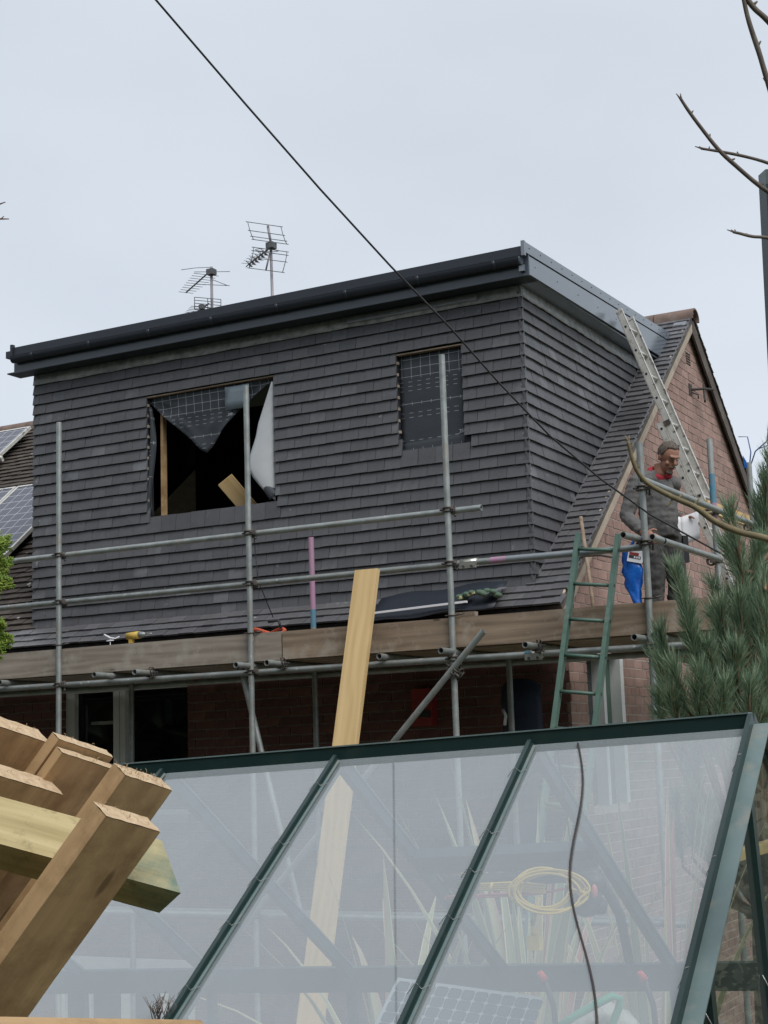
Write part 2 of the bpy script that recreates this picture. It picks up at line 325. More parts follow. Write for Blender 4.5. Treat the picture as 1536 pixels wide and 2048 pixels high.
def membrane():                                   # black underlay with printed white grid and dashes (flat print); object coords are metres
    m,t,o = newmat('printed_breather_membrane'); tc = N(t,'ShaderNodeTexCoord'); s = N(t,'ShaderNodeSeparateXYZ'); t.links.new(tc.outputs['Object'], s.inputs[0])
    x,z = s.outputs[0], s.outputs[2]
    def band(a,b): return mathn(t,'MULTIPLY', mathn(t,'GREATER_THAN',z,a), mathn(t,'LESS_THAN',z,b))
    def per(v, c, f, o=0): return mathn(t,'LESS_THAN', mathn(t,'FRACT', mathn(t,'DIVIDE', mathn(t,'ADD', v, o), c)), f)
    mul = lambda p,q: mathn(t,'MULTIPLY', p, q); mxm = lambda p,q: mathn(t,'MAXIMUM', p, q)
    vl = mul(per(x,.093,.045), mxm(band(3.325,3.6), mxm(band(3.085,3.115), band(2.66,2.70))))
    hl = mxm(mul(per(z,.078,.05,-3.342), band(3.335,3.56)), band(3.098,3.102))
    ds = mul(mul(per(x,.088,.45), per(z,.040,.10,-3.215)), mxm(band(3.21,3.31), band(2.96,3.05)))
    ds = mxm(ds, mul(per(x,.088,.45), band(2.768,2.772)))
    k = mathn(t,'MAXIMUM', vl, mathn(t,'MAXIMUM', hl, ds)); n = noisen(t, 6, 3)
    pbr(t,o,mixc(t, mathn(t,'MULTIPLY',k,.75), (.040,.047,.055), (.42,.44,.46)),.55,0,.4,n,.3,.02); return m
M['membrane'] = membrane()
M['membranegrey'] = mat('membrane_grey_back', (.50,.52,.54), (.43,.45,.47), .55, scale=5)
M['patch'] = mat('pale_tape_patch', (.20,.24,.27), (.15,.19,.22), .4, scale=9)
M['vent'] = mat('white_vent', (.62,.63,.63), (.5,.5,.5), .5)

GZ = -3.7                                # ground level at the house
# ---------------------------------------------------------------- ground
def gz(x, y):
    s = min(1, max(0, (y-7.6)/1.3)); s = s*s*(3-2*s)
    return lerp(-2.05, GZ, s)
mb = MB(); P = []
ys = [-60,-20,-6,-2,0,1.5,3,4.5]+[4.9,6,7]+[7.5+.1*i for i in range(16)]+[9.2,12,20,40,120,600,1500]
xs = [-1500,-300,-60,-25]+[-16+1*i for i in range(25)]+[20,60,300,1500]
for y in ys: P.append([V((x,y,gz(x,y)+ (.03*noise.noise(V((x,y,0))) if abs(x)<30 and y<9 else 0))) for x in xs])
mb.grid(P); struct(obj('ground', mb, M['grass']))
mb = MB(); mb.box((-16,8.6,GZ-.1),(-2,11.75,GZ+.02)); struct(obj('patio', mb, M['patio']))
# ================================================================ HOUSE
house = thing('house', 'brick house with dark tile-hung loft dormer being built behind scaffolding', 'house', (-7,12,GZ))
XL, XG, XV, YW = -16.0, -4.61, -4.53, 11.75          # left end, gable wall face, verge, rear wall face
YR, SL, D0 = 15.7, .812, -8.087                       # ridge line, roof slope, plane z = SL*y + D0
roofz = lambda y: 4.66-SL*abs(y-YR)
XC, YF = -4.86, 11.70                                 # dormer cheek plane, dormer front plane
XDL = -10.20
G = .1036                                             # tile gauge
OPEN = {'rear': [(-9.86,-8.40,-.42,.80), (-9.95,-8.35,GZ,-1.90)], 'gable': [(12.15,13.02,-.42,.86)]}
# ---- brick walls: mortar core set back, every brick proud of it
rw = MB()
def corebox(x0,x1,z0,z1):
    if x1-x0>.001 and z1-z0>.001: rw.box((x0,YW+.010,z0),(x1,YW+.22,z1))
zt = 1.08
(a0,a1,b0,b1),(c0,c1,d0,d1) = OPEN['rear']
corebox(XL,c0,GZ,zt); corebox(c0,a0,d1,zt); corebox(a0,a1,b1,zt); corebox(a0,a1,d1,b0); corebox(a1,XG-.011,d1,zt); corebox(c1,XG-.011,GZ,d1)
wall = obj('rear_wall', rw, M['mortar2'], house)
gw = MB()
y0,y1,z0,z1 = OPEN['gable'][0]
def gpoly(pts): gw.prism([(XG-.006,y,z) for y,z in pts], (-.2,0,0))
YB = 2*YR-YW
gpoly([(YW+.011,GZ),(y0,GZ),(y0,roofz(y0)-.06),(YW+.011,roofz(YW)-.06)])
gpoly([(y0,GZ),(y1,GZ),(y1,z0),(y0,z0)]); gpoly([(y0,z1),(y1,z1),(y1,roofz(y1)-.06),(y0,roofz(y0)-.06)])
gpoly([(y1,GZ),(YB,GZ),(YB,roofz(YB)-.06),(YR,roofz(YR)-.06),(y1,roofz(y1)-.06)])
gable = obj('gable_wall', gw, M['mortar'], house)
pieces = []                                           # (area px, kind, matrix, dims)
def pxarea(c, u, v):
    p = [proj(c), proj(c+u), proj(c+v)]
    if not (-20<p[0][0]<1556 and -20<p[0][1]<2068): return 0
    return abs((p[1][0]-p[0][0])*(p[2][1]-p[0][1])-(p[2][0]-p[0][0])*(p[1][1]-p[0][1]))
BW, BH, BJ, CR = .217, .071, .012, .083
bricks = []
def lay(kind, u0, u1, zlo, zhi, inside):
    k = 0; z = zlo
    while z < zhi:
        u = u0-(BW+BJ)*(.5 if k%2 else 0)
        while u < u1:
            ua, ub = max(u,u0), min(u+BW,u1)
            if ub-ua > .03:
                for seg in inside(ua,ub,z,z+BH):
                    if seg[1]-seg[0] > .025: bricks.append((kind, seg[0], seg[1], z))
            u += BW+BJ
        z += CR; k += 1
def cut(ua,ub,za,zb,ops):
    segs = [(ua,ub)]
    for o0,o1,p0,p1 in ops:
        if zb > p0+.002 and za < p1-.002:
            n = []
            for s in segs:
                if s[1] <= o0 or s[0] >= o1: n.append(s)
                else:
                    if s[0] < o0: n.append((s[0],o0))
                    if s[1] > o1: n.append((o1,s[1]))
            segs = n
    return segs
lay('rear', -13.0, XG, GZ+.15, zt-.05, lambda a,b,z,zz: cut(a,b,z,zz,OPEN['rear']))
def ing(a,b,z,zz):
    h = 4.66-(zz+.075); 
    lo, hi = YR-h/SL, YR+h/SL
    a2, b2 = max(a,lo), min(b,hi)
    return cut(a2,b2,z,zz,OPEN['gable']+[(15.60,15.76,4.09,4.24)]) if b2 > a2 else []
lay('gable', YW, YB, GZ+.15, 4.55, ing)
scored = []
for b in bricks:
    kind,a,c,z = b
    if kind == 'rear': ar = pxarea(V(((a+c)/2,YW,z+.03)), V((c-a,0,0)), V((0,0,BH))); vis = z > -.05 and a > -10.2
    else: ar = pxarea(V((XG,(a+c)/2,z+.03)), V((0,c-a,0)), V((0,0,BH))); vis = z > 1.0 or (z > .2 and a < 13.7)
    scored.append((ar if vis else 0, b))
scored.sort(key=lambda q:-q[0])
cache = {}
def brickmesh(L, m):
    k = (round(L,3), m)
    if k not in cache:
        t = MB(); t.box((0,0,0),(L,.03,BH)); cache[k] = t.mesh('brick', M[m])
    return cache[k]
rest = {'rear': MB(), 'gable': MB()}
for i,(ar,(kind,a,c,z)) in enumerate(scored):
    j = random.uniform(-.0025,.0025)
    if kind == 'rear': Mx = frame((a,YW+j,z),(1,0,0),(0,1,0),(0,0,1))
    else: Mx = frame((XG+j,a,z),(0,1,0),(-1,0,0),(0,0,1))
    if i < 300: put('brick', brickmesh(c-a, 'brickred_shade' if kind=='rear' else 'brick'), wall if kind=='rear' else gable, Mx)
    else: rest[kind].cur = random.random(); rest[kind].box((0,0,0),(c-a,.03,BH),Mx)
stuff(obj('bricks', rest['rear'], M['brickred_shade'], wall)); stuff(obj('bricks', rest['gable'], M['brick'], gable))
# air grille and iron bracket high on the gable
mb = MB(); mb.box((XG-.02,15.605,4.095),(XG-.005,15.755,4.235)); gr = obj('air_grille', mb, M['hooksteel'], gable)
for i in range(5):
    mb = MB(); mb.box((XG-.006,15.607,4.10+i*.028),(XG+.006,15.753,4.113+i*.028)); obj('grille_bar', mb, M['ridge'], gr)
mb = MB(); mb.path([(XG-.01,15.68,3.82),(XG+.10,15.85,3.85),(XG+.16,16.0,3.86)],.014,8); mb.box((XG-.01,15.63,3.76),(XG+.008,15.73,3.88))
mb.path([(XG+.10,15.85,3.90),(XG+.10,15.86,3.74),(XG+.11,15.83,3.70),(XG+.12,15.80,3.72)],.011,8); mb.path([(XG,15.70,3.80),(XG+.06,15.76,3.77),(XG+.05,15.80,3.74)],.008,6)
obj('iron_bracket', mb, M['hooksteel'], gable)
# rear window on the first floor
a0,a1,b0,b1 = OPEN['rear'][0]
mb = MB(); mb.box((a0,YW+.09,b0),(a1,YW+.10,b1)); win = obj('window', mb, M['winglass'], house)
for x0,x1 in ((a0,a0+.105),(-9.285,-9.215),(-9.205,-9.145),(a1-.012,a1)):
    mb = MB(); mb.box((x0,YW+.03,b0+.05),(x1,YW+.089,b1-.05)); obj('mullion', mb, M['upvc'], win)
for z in (b0,b1-.05):
    mb = MB(); mb.box((a0,YW+.028,z),(a1,YW+.088,z+.05)); obj('frame_rail', mb, M['upvc'], win)
mb = MB(); mb.box((-9.55,YW+.03,.44),(-9.29,YW+.085,.47)); obj('glazing_bar', mb, M['galv'], win)
# ground-floor door with white head
a0,a1,b0,b1 = OPEN['rear'][1]
mb = MB(); mb.box((a0,YW+.06,b0),(a1,YW+.08,b1)); dr = obj('patio_door', mb, M['winglass'], house)
for x0,x1 in ((a0,a0+.09),(-9.62,-9.55),(-9.2,-9.1),(-8.75,-8.68),(a1-.09,a1)):
    mb = MB(); mb.box((x0,YW+.02,b0),(x1,YW+.059,b1-.09)); obj('door_stile', mb, M['upvc'], dr)
mb = MB(); mb.box((a0,YW+.018,b1-.09),(a1,YW+.058,b1)); obj('door_head', mb, M['upvc'], dr)
mb = MB(); mb.box((a0-.12,YW-.02,b1+.002),(a1+.12,YW+.012,b1+.19)); obj('lintel_band', mb, M['upvc'], dr)
# side window in the gable wall
y0,y1,z0,z1 = OPEN['gable'][0]
mb = MB(); mb.box((XG-.10,y0,z0),(XG-.09,12.49,z1)); sw = obj('window', mb, M['obscure'], house)
mb = MB(); mb.box((XG-.10,12.56,z0),(XG-.085,12.93,z1)); obj('door_panel', mb, M['greenmetal'], sw)
for q0,q1 in ((12.49,12.555),(12.935,y1)):
    mb = MB(); mb.box((XG-.09,q0,z0),(XG+.012,q1,z1)); obj('mullion', mb, M['upvc'], sw)
mb = MB(); mb.box((XG-.09,y0,z1-.05),(XG+.008,12.488,z1)); obj('frame_rail', mb, M['upvc'], sw)
# small white vents on the wall
for x0,x1,z0,z1 in ((-6.99,-6.70,-.36,-.26),(-4.98,-4.86,-.03,.05)):
    mb = MB(); mb.box((x0,YW-.03,z0),(x1,YW-.003,z1)); mb.box((x0-.03,YW-.05,z0-.05),(x1+.03,YW-.004,z0-.005)); obj('wall_vent', mb, M['vent'], house)

# ---- main roof: slabs (cut out under the dormer), tiles, verge, ridge, eaves gutter
nrm = V((0,-SL,1)).normalized(); slope = V((0,1,SL)).normalized()
rf = MB()
def slab(x0,x1,ya,yb,t=.05,off=-.034):
    o = nrm*off
    p = [V((x,y,SL*y+D0))+o for x,y in ((x0,ya),(x1,ya),(x1,yb),(x0,yb))]
    rf.hexa([q-nrm*t for q in p]+p)
slab(XL,XDL+.02,11.46,YR); slab(XC-.02,XV-.015,11.46,YR); slab(XDL+.02,XC-.02,11.46,YF+.02)
p = [V((x,2*YR-y,SL*y+D0-.034)) for x,y in ((XL,11.46),(XV-.015,11.46),(XV-.015,YR),(XL,YR))]
rf.hexa([q-V((0,0,.05)) for q in p]+p)
roof = obj('roof', rf, M['bargebrown'], house)
TW = .1665
def tilemesh(wb, wt, h, m, o2=0, th=.018, kick=.021, gg=G):
    k = ('t',round(wb,3),round(wt,3),round(h,3),round(o2,3),m)
    if k not in cache:
        t = MB(); q = []
        for dy in (0,th):
            for x,z in ((0,0),(wb,0),(o2+wt,h),(o2,h)): q.append(V((x, -kick+kick*z/gg+dy, z)))
        t.hexa([q[0],q[1],q[5],q[4],q[3],q[2],q[6],q[7]]); cache[k] = t.mesh('tile', M[m])
    return cache[k]
def addtile(t, wb, wt, h, Mx, o2=0, th=.018, kick=.021, gg=G):
    q = []
    for dy in (0,th):
        for x,z in ((0,0),(wb,0),(o2+wt,h),(o2,h)): q.append(Mx@V((x, -kick+kick*z/gg+dy, z)))
    t.cur = random.random(); t.hexa([q[0],q[1],q[5],q[4],q[3],q[2],q[6],q[7]])
def jit(Mx, a=.006, d=.0018):
    return Mx@Matrix.Translation((0,random.uniform(-d,d),random.uniform(-d,d)))@Matrix.Rotation(random.gauss(0,a),4,'Y')
rt_tiles = []                                         # roof tiles that are objects of their own
gr_ = .1035
def roofrow(k): return 11.44+gr_*k*slope.y
def roofmat(x, k):
    y = roofrow(k); return frame((x, y, SL*y+D0), (1,0,0), tuple(-nrm), tuple(slope))
old = MB()
nrow = int((YR-11.44)/slope.y/gr_)
for k in range(nrow):
    off = TW*.5 if k%2 else 0
    h = .15
    if k <= 2:                                        # strip below the dormer
        x = XDL-.9+off+k*.3
        while x < XV-.02:
            w_ = min(TW-.003, XV-x)
            if w_ > .03: rt_tiles.append((w_, h, jit(roofmat(x,k),.008,.003)))
            x += TW
    else:                                             # strip along the verge, right of the cheek
        x = XC-.06+(off if off else 0)
        if off: rt_tiles.append((off-.003, h, jit(roofmat(XC-.06,k),.008,.003)))
        while x < XV-.02:
            w_ = min(TW-.003, XV-x+random.uniform(-.008,.004))
            if w_ > .03: rt_tiles.append((w_, h, jit(roofmat(x,k),.010,.004)))
            x += TW
    x = -15.9+off                                     # old brown tiles left of the dormer
    xe = XDL+.03 if k > 2 else XDL-.9+off+k*.3
    while x < xe-.02:
        addtile(old, min(TW-.003,xe-x), min(TW-.003,xe-x), h, jit(roofmat(x,k),.012,.005), kick=.02); x += TW
for w_,h,Mx in rt_tiles: put('tile', tilemesh(w_, w_, h, 'rooftile', kick=.016), roof, Mx)
stuff(obj('old_tiles', old, M['oldtile'], roof))
bk = MB()
for k in range(nrow):                                 # far slope courses, seen only as the stepped verge
    y = 2*YR-roofrow(k); z = roofz(y); d = V((0,-slope.y,slope.z)); n2 = V((0,SL,1)).normalized()
    p0 = V((XL,y,z)); bk.cur = random.random()
    q = [V((x,y,z))+n2*o+d*l for o,l in ((.004,0),(-.012,.15),(-.024,.15),(-.010,0)) for x in (XL, XV+random.uniform(-.008,.008))]
    bk.hexa([q[0],q[1],q[3],q[2],q[6],q[7],q[5],q[4]][::1])
stuff(obj('far_slope_tiles', bk, M['oldtile'], roof))
# verge boards
Mx,L = along((XV-.04,11.415,SL*11.415+D0-.10),(XV-.04,YR,SL*YR+D0-.10),(1,0,0))
mb = MB(); mb.box((0,-.025,.0),(L,.022,.085)); obj('barge_board', mb, M['barge'], roof, Mx)
mb = MB(); mb.prism([(XV-.035,YR,4.575),(XV-.035,YR,4.43),(XV-.035,YB+.5,roofz(YB+.5)-.20),(XV-.035,YB+.5,roofz(YB+.5)-.055)],(.022,0,0)); obj('barge_board', mb, M['bargebrown'], roof)
mb = MB(); mb.prism([(XV-.03,YR+.02,4.56),(XV-.03,YB+.5,roofz(YB+.5)-.10),(XV-.03,YB+.5,roofz(YB+.5)-.115),(XV-.03,YR+.02,4.545)],(-.055,0,0)); obj('verge_soffit', mb, M['bargebrown'], roof)
# bits of bare mortar bedding at the verge
for i in range(26):
    y = 11.6+i*.157+random.uniform(-.04,.04); mb = MB(); z = SL*y+D0
    mb.ball((XV-.03,y,z-.012),(.018,.05,.014),6,4,Matrix.Rotation(math.atan(SL),3,'X')); obj('mortar_bedding', mb, M['barge'], roof)
# ridge tiles
for i in range(26):
    x = XV+.03-.44*i; mb = MB(); pr = []
    for xx in (x-.43, x):
        for rr in (.125,.105):
            pr.append([V((xx, YR+rr*math.sin(a), 4.60+rr*math.cos(a)*.85)) for a in [R(-105+210*j/10) for j in range(11)]])
    mb.grid([pr[0],pr[2]]); mb.grid([pr[3],pr[1]])
    for A_,B_ in ((pr[1],pr[0]),(pr[2],pr[3])): mb.grid([A_,B_])
    obj('ridge_tile', mb, M['ridge'], roof)
mb = MB(); mb.box((XV-.16,YR-.26,4.50),(XV-.02,YR-.16,4.512), Matrix.Translation((0,YR-.2,4.5))@Matrix.Rotation(math.atan(SL),4,'X')@Matrix.Translation((0,-YR+.2,-4.5))); obj('mortar_patch', mb, M['leadclean'], roof)
# eaves: gutter, fascia and soffit under the tiles
mb = MB(); mb.box((XL,11.52,1.00),(XG+.05,11.54,1.17)); obj('eaves_fascia', mb, M['gutter'], roof)
mb = MB(); mb.box((XL,11.541,1.005),(XG+.05,YW+.01,1.02)); obj('eaves_soffit', mb, M['bargebrown'], roof)
mb = MB(); pr = []
for rr in (.06,.056): pr.append([(11.455+rr*math.cos(a), 1.155+rr*math.sin(a)) for a in [R(180+180*j/10) for j in range(11)]])
sec = pr[0]+pr[1][::-1]
mb.grid([[V((x,y,z)) for y,z in sec+[sec[0]]] for x in (XL,XG+.02)]); obj('eaves_gutter', mb, M['gutter'], roof)

# ---- DORMER
dm = MB()
BWN, SWN = (-8.80,-7.35,2.375,3.556), (-6.07,-5.43,2.677,3.55)
def front(x0,x1,z0,z1): dm.box((x0,YF+.012,z0),(x1,YF+.10,z1))
zB, zT = 1.36, 3.99
front(XDL+.01,BWN[0],zB,zT); front(BWN[0],BWN[1],zB,BWN[2]); front(BWN[0],BWN[1],BWN[3],zT); front(BWN[1],SWN[0],zB,zT)
front(SWN[0],SWN[1],zB,SWN[2]); front(SWN[0],SWN[1],SWN[3],zT); front(SWN[1],XC-.013,zB,zT)
for xa,xb in ((XC-.012,-.10),(XDL+.012,.10)):
    dm.prism([(xa,YF+.102,SL*(YF+.1)+D0-.08),(xa,15.2,SL*15.2+D0-.08),(xa,15.2,zT),(xa,YF+.102,zT)],(xb,0,0))
dormer = obj('dormer', dm, M['interior'], house)
# dark room behind the openings
mb = MB(); mb.box((XDL+.2,14.2,1.3),(XC-.2,14.25,zT)); obj('room_partition', mb, M['interior'], dormer)
mb = MB(); mb.box((XDL+.2,YF+.12,1.25),(XC-.2,14.2,1.3)); obj('room_floor', mb, M['interior'], dormer)
tiles = []                                            # (wb, wt, h, matrix, offset)
def cutx(x0,x1,ops):
    segs = [(x0,x1)]
    for a,b in ops:
        n = []
        for s in segs:
            if s[1] <= a or s[0] >= b: n.append(s)
            else:
                if s[0] < a: n.append((s[0],a))
                if s[1] > b: n.append((b,s[1]))
        segs = n
    return segs
XF0, XF1 = XDL-.012, XC+.016
for k in range(24):
    zb = 3.772-G*k; h = .150 if k else .145
    ops = []; tall = []
    if 3 <= k <= 13: ops.append((BWN[0],BWN[1]))
    if 3 <= k <= 10: ops.append((SWN[0],SWN[1]))
    if k == 14: ops.append((BWN[0]+.03,BWN[1]+.02))
    if k == 11: ops.append((SWN[0]+.03,SWN[1]+.06))
    if k == 15: tall = [(BWN[0]+.03,BWN[1]+.02,BWN[2]-zb)]
    if k == 12: tall = [(SWN[0]+.03,SWN[1]+.06,SWN[2]-zb)]
    x = XF0-(TW*.5 if k%2 else 0)
    while x < XF1:
        xa, xb = max(x,XF0), min(x+TW-.0032,XF1)
        if xb-xa > .02:
            mid = (xa+xb)/2; hh = h
            for t0,t1,th_ in tall:
                if t0 < mid < t1: hh = th_
            for s in cutx(xa,xb,ops):
                if s[1]-s[0] > .02:
                    gk = G if hh == h else hh
                    tiles.append((s[1]-s[0], s[1]-s[0], hh, jit(frame((s[0],YF,zb),(1,0,0),(0,1,0),(0,0,1)),.004), 0, gk))
        x += TW
    # cheek: local x runs away from the corner (+y), outward normal +x
    yend = (zb-D0)/SL; ytop = (zb+h-D0)/SL
    y = YF-.016-(TW*.5 if k%2 else 0)
    while y < ytop-.02:
        ya = max(y,YF-.016); e = y+TW-.0032
        eb, et = min(e,yend), min(e,ytop)
        if ya < yend-.01: tiles.append((eb-ya, et-ya, h, jit(frame((XC,ya,zb),(0,1,0),(-1,0,0),(0,0,1)),.004), 0, G))
        elif et-ya > .04: tiles.append((.012, et-ya, h, frame((XC,ya,zb),(0,1,0),(-1,0,0),(0,0,1)), 0, G))
        y += TW
    # far-left cheek: only its course ends show
    tiles.append((.16,.16,h,frame((XDL+.0,YF+.15,zb),(0,-1,0),(1,0,0),(0,0,1)),0,G))
sc = []
for t in tiles:
    Mx = t[3]; c = Mx@V((t[0]/2,0,G/2)); sc.append((pxarea(c, (Mx.to_3x3()@V((t[0],0,0))), V((0,0,min(t[2],G)))) if t[4] == 0 else 0, t))
sc.sort(key=lambda q:-q[0])
fr = MB()
for i,(ar,(wb,wt,h,Mx,o2,gk)) in enumerate(sc):
    if i < 300: put('tile', tilemesh(wb,wt,h,'tile',o2,gg=gk) if gk == G else tilemesh(wb,wt,h,'tile',o2,gg=gk), dormer, Mx)
    else: addtile(fr,wb,wt,h,Mx,o2,gg=gk)
stuff(obj('hung_tiles', fr, M['tile'], dormer))
# lead soakers: pale slivers where the cheek meets the slope
mb = MB()
for k in range(24):
    zb = 3.772-G*k; y = (zb-D0)/SL
    if y < YF+.05: continue
    o = V((XC+.012,y,zb)); mb.hexa([o+V(q) for q in ((0,-.035,.004),(.006,-.035,.004),(.006,.02,.0),(0,.02,.0),(0,.10,.112),(.006,.10,.112),(.006,.125,.105),(0,.125,.105))])
stuff(obj('lead_soakers', mb, mat('dull_lead',(.17,.175,.185),(.10,.105,.11),.5,scale=12,dirt=(.36,.37,.38),dscale=7,dcut=(.55,.75)), dormer))
# lead flashing under the soffit, wavy lower edge
for ax in ('front','cheek'):
    mb = MB(); rows = []
    n = 60 if ax == 'front' else 40
    for i in range(n+1):
        f = i/n; u = .5*noise.noise(V((f*14,3 if ax=='front' else 9,0))); o = .012+.010*noise.noise(V((f*30,0,5)))
        zl = 3.868+.022*u
        if ax == 'front': q = [V((lerp(XDL-.01,XC+.02,f), YF-o*w, z)) for z,w in ((3.995,0),(3.93,.7),(zl,1.6))]
        else: q = [V((XC+o*w, lerp(YF-.02,14.85,f), z)) for z,w in ((3.995,0),(3.93,.7),(zl,1.6))]
        rows.append(q)
    mb.grid(rows); obj('lead_flashing', mb, M['lead'], dormer, thick=.003)
mb = MB(); mb.box((-6.55,YF-.034,3.905),(-5.25,YF-.030,3.955)); obj('flashing_strip', mb, M['leadclean'], dormer)
# roof deck, fascias, soffits, drip trim, gutter
XE, YE, ZS = -4.68, 11.48, 3.975                      # fascia faces and soffit level
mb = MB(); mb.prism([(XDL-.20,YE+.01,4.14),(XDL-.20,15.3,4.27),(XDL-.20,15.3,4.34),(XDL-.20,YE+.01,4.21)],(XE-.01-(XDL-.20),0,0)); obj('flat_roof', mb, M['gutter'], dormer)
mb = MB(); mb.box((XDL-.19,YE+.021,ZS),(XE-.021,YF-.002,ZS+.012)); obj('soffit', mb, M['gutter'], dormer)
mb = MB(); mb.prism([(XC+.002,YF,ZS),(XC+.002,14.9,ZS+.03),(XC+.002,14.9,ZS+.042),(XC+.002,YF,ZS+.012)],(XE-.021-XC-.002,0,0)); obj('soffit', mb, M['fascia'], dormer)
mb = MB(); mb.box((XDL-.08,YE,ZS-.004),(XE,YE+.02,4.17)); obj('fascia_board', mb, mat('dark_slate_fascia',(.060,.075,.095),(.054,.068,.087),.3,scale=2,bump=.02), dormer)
def sidefascia(x, t):
    a = MB(); a.prism([(x,YE+.02,ZS+.004),(x,14.97,4.035),(x,15.22,4.265),(x,YE+.02,4.138)],(t,0,0)); return a
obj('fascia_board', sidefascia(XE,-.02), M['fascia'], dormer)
mb = MB(); mb.prism([(XE+.004,11.42,4.150),(XE+.004,15.235,4.277),(XE+.004,15.36,4.37),(XE+.004,11.42,4.24)],(-.022,0,0)); obj('roof_trim', mb, M['fascia'], dormer)
mb = MB(); mb.box((XE+.006-.03,11.385,4.118),(XE+.006,11.42,4.245)); obj('trim_corner', mb, M['fascia'], dormer)
mb = MB(); mb.box((XDL-.02,11.40,4.125),(XE-.025,11.418,4.205)); obj('roof_trim', mb, M['gutter'], dormer)
mb = MB(); mb.box((XDL-.05,11.385,4.12),(XDL-.021,11.425,4.235)); obj('trim_corner', mb, M['gutter'], dormer)
for i in range(16):
    y = 11.5+i*.245; z = lerp(4.20,4.33,(y-11.4)/3.9)
    if y < 15.2: mb = MB(); mb.ball((XE+.004,y,z),.006,6,4); obj('fixing_nail', mb, M['rubber'], dormer)
for i in range(6):
    y = 11.62+i*.5; mb = MB(); mb.ball((XE+.001,y,4.07+.01*i),.005,6,4); obj('fixing_nail', mb, M['rubber'], dormer)
mb = MB(); pr = []
for rr in (.045,.041): pr.append([(11.435+rr*math.cos(a), 4.118+rr*math.sin(a)*1.35) for a in [R(180+180*j/12) for j in range(13)]])
sec = pr[0]+pr[1][::-1]
mb.grid([[V((x,y,z)) for y,z in sec+[sec[0]]] for x in (XDL-.06,XE-.06)]); gut = obj('gutter', mb, M['gutter'], dormer)
mb = MB(); mb.prism([(XE-.055,y,z) for y,z in pr[0]],(.012,0,0)); obj('gutter_end', mb, M['fascia'], gut)
for i in range(8):
    x = lerp(XDL+.2,XE-.3,i/7); mb = MB(); pp = [V((x,11.435+.048*math.cos(a),4.118+.048*1.35*math.sin(a))) for a in [R(180+180*j/8) for j in range(9)]]
    mb.grid([pp,[q+V((.03,0,0)) for q in pp]]); obj('gutter_bracket', mb, M['gutter'], gut, thick=.004)
mb = MB(); mb.box((XE-.075,YE-.035,4.005),(XE-.03,YE-.002,4.06)); obj('corner_block', mb, M['fascia'], dormer)

# ---- big opening: torn membrane, curled flap, stud, loose joist
def q1(x,y,Y):                                        # measured points of the drape inside the opening (metres)
    return V((BWN[0]+(x-120)/1255*1.45, Y, 3.556-(y-330+ (x-120)*.175)/1170*1.18))
def drape(pts_top, pts_low, y0, y1, n=14):
    rows = []
    for i in range(len(pts_top)):
        a, b = pts_top[i], pts_low[i]; rows.append([a.lerp(b,j/n)+V((0,(y1-y0)*math.sin(math.pi*j/n)*.5+(.020*noise.noise(V((i*.45,j*.5,1)))+.010*math.sin(i*1.1+j*.5))*j/n,0)) for j in range(n+1)])
    return rows
xs_ = [lerp(BWN[0],BWN[1],i/24) for i in range(25)]
def lowz(x):
    f = (x-BWN[0])/1.45
    kn = [(0,3.50),(.04,3.44),(.33,3.08),(.44,2.93),(.455,2.92),(.54,3.06),(.70,3.28),(.93,3.49),(1.0,3.53)]
    for (f0,z0),(f1,z1) in zip(kn,kn[1:]):
        if f <= f1: return lerp(z0,z1,(f-f0)/(f1-f0))
    return 3.53
mb = MB(); mb.grid(drape([V((x,YF+.03,3.553)) for x in xs_],[V((x,YF+.045,lowz(x))) for x in xs_],0,.03)); mem = obj('torn_membrane', mb, M['membrane'], dormer, thick=.002)
mb = MB(); mb.grid([[V((x,YF+.012+.004*math.sin(z*40+x*30),z)) for z in (3.30,3.38,3.46,3.52)] for x in (-7.90,-7.83,-7.75,-7.66,-7.63)]); obj('tape_patch', mb, M['patch'], mem, thick=.002)
mb = MB(); A_ = []
for i in range(15):                                   # pale curled flap along the right reveal
    f = i/14; z = lerp(3.50,2.43,f)
    wdt = (.02+.23*min(1,f/.66) if f < .66 else .25*(1-((f-.66)/.34)**1.5)+.005); 
    A_.append([V((BWN[1]-.015-wdt*j/8, YF+.02-.085*math.sin(math.pi*.55*j/8)*wdt/.25, z-(.05*(j/8)**2 if f > .4 else 0))) for j in range(9)])
mb.grid(A_); obj('curled_flap', mb, M['membranegrey'], dormer, thick=.002)
mb = MB(); A_ = []
for i in range(9):
    f = i/8; c = V((lerp(-7.52,-7.38,f),YF+.03,lerp(2.58,2.41,f))); A_.append([c+V((.05*math.cos(a)*(.4+f*.6),.05*math.sin(a),.05*math.cos(a))) for a in [R(-120+200*j/8) for j in range(9)]])
mb.grid(A_); obj('membrane_roll', mb, M['membrane'], dormer, thick=.002)
mb = MB(); A_ = []
for i in range(13):
    f = i/12; z = lerp(3.45,2.38,f); wd = .035+.03*math.sin(f*5)+.04*f
    A_.append([V((BWN[0]+.005+wd*j/5, YF+.02+.02*math.sin(j*1.3+f*6), z)) for j in range(6)])
mb.grid(A_); obj('membrane_edge', mb, M['membrane'], dormer, thick=.002)
def beam(name, p0, p1, wdt, th, m, parent=None, wide=(0,1,0)):
    Mx,L = along(p0,p1,wide); b = MB(); b.box((0,-wdt/2,-th/2),(L,wdt/2,th/2)); return obj(name, b, m, parent, Mx)
beam('timber_stud', (BWN[0]+.085,YF+.15,2.32),(BWN[0]+.085,YF+.15,3.55),.06,.030,M['timber'],dormer)
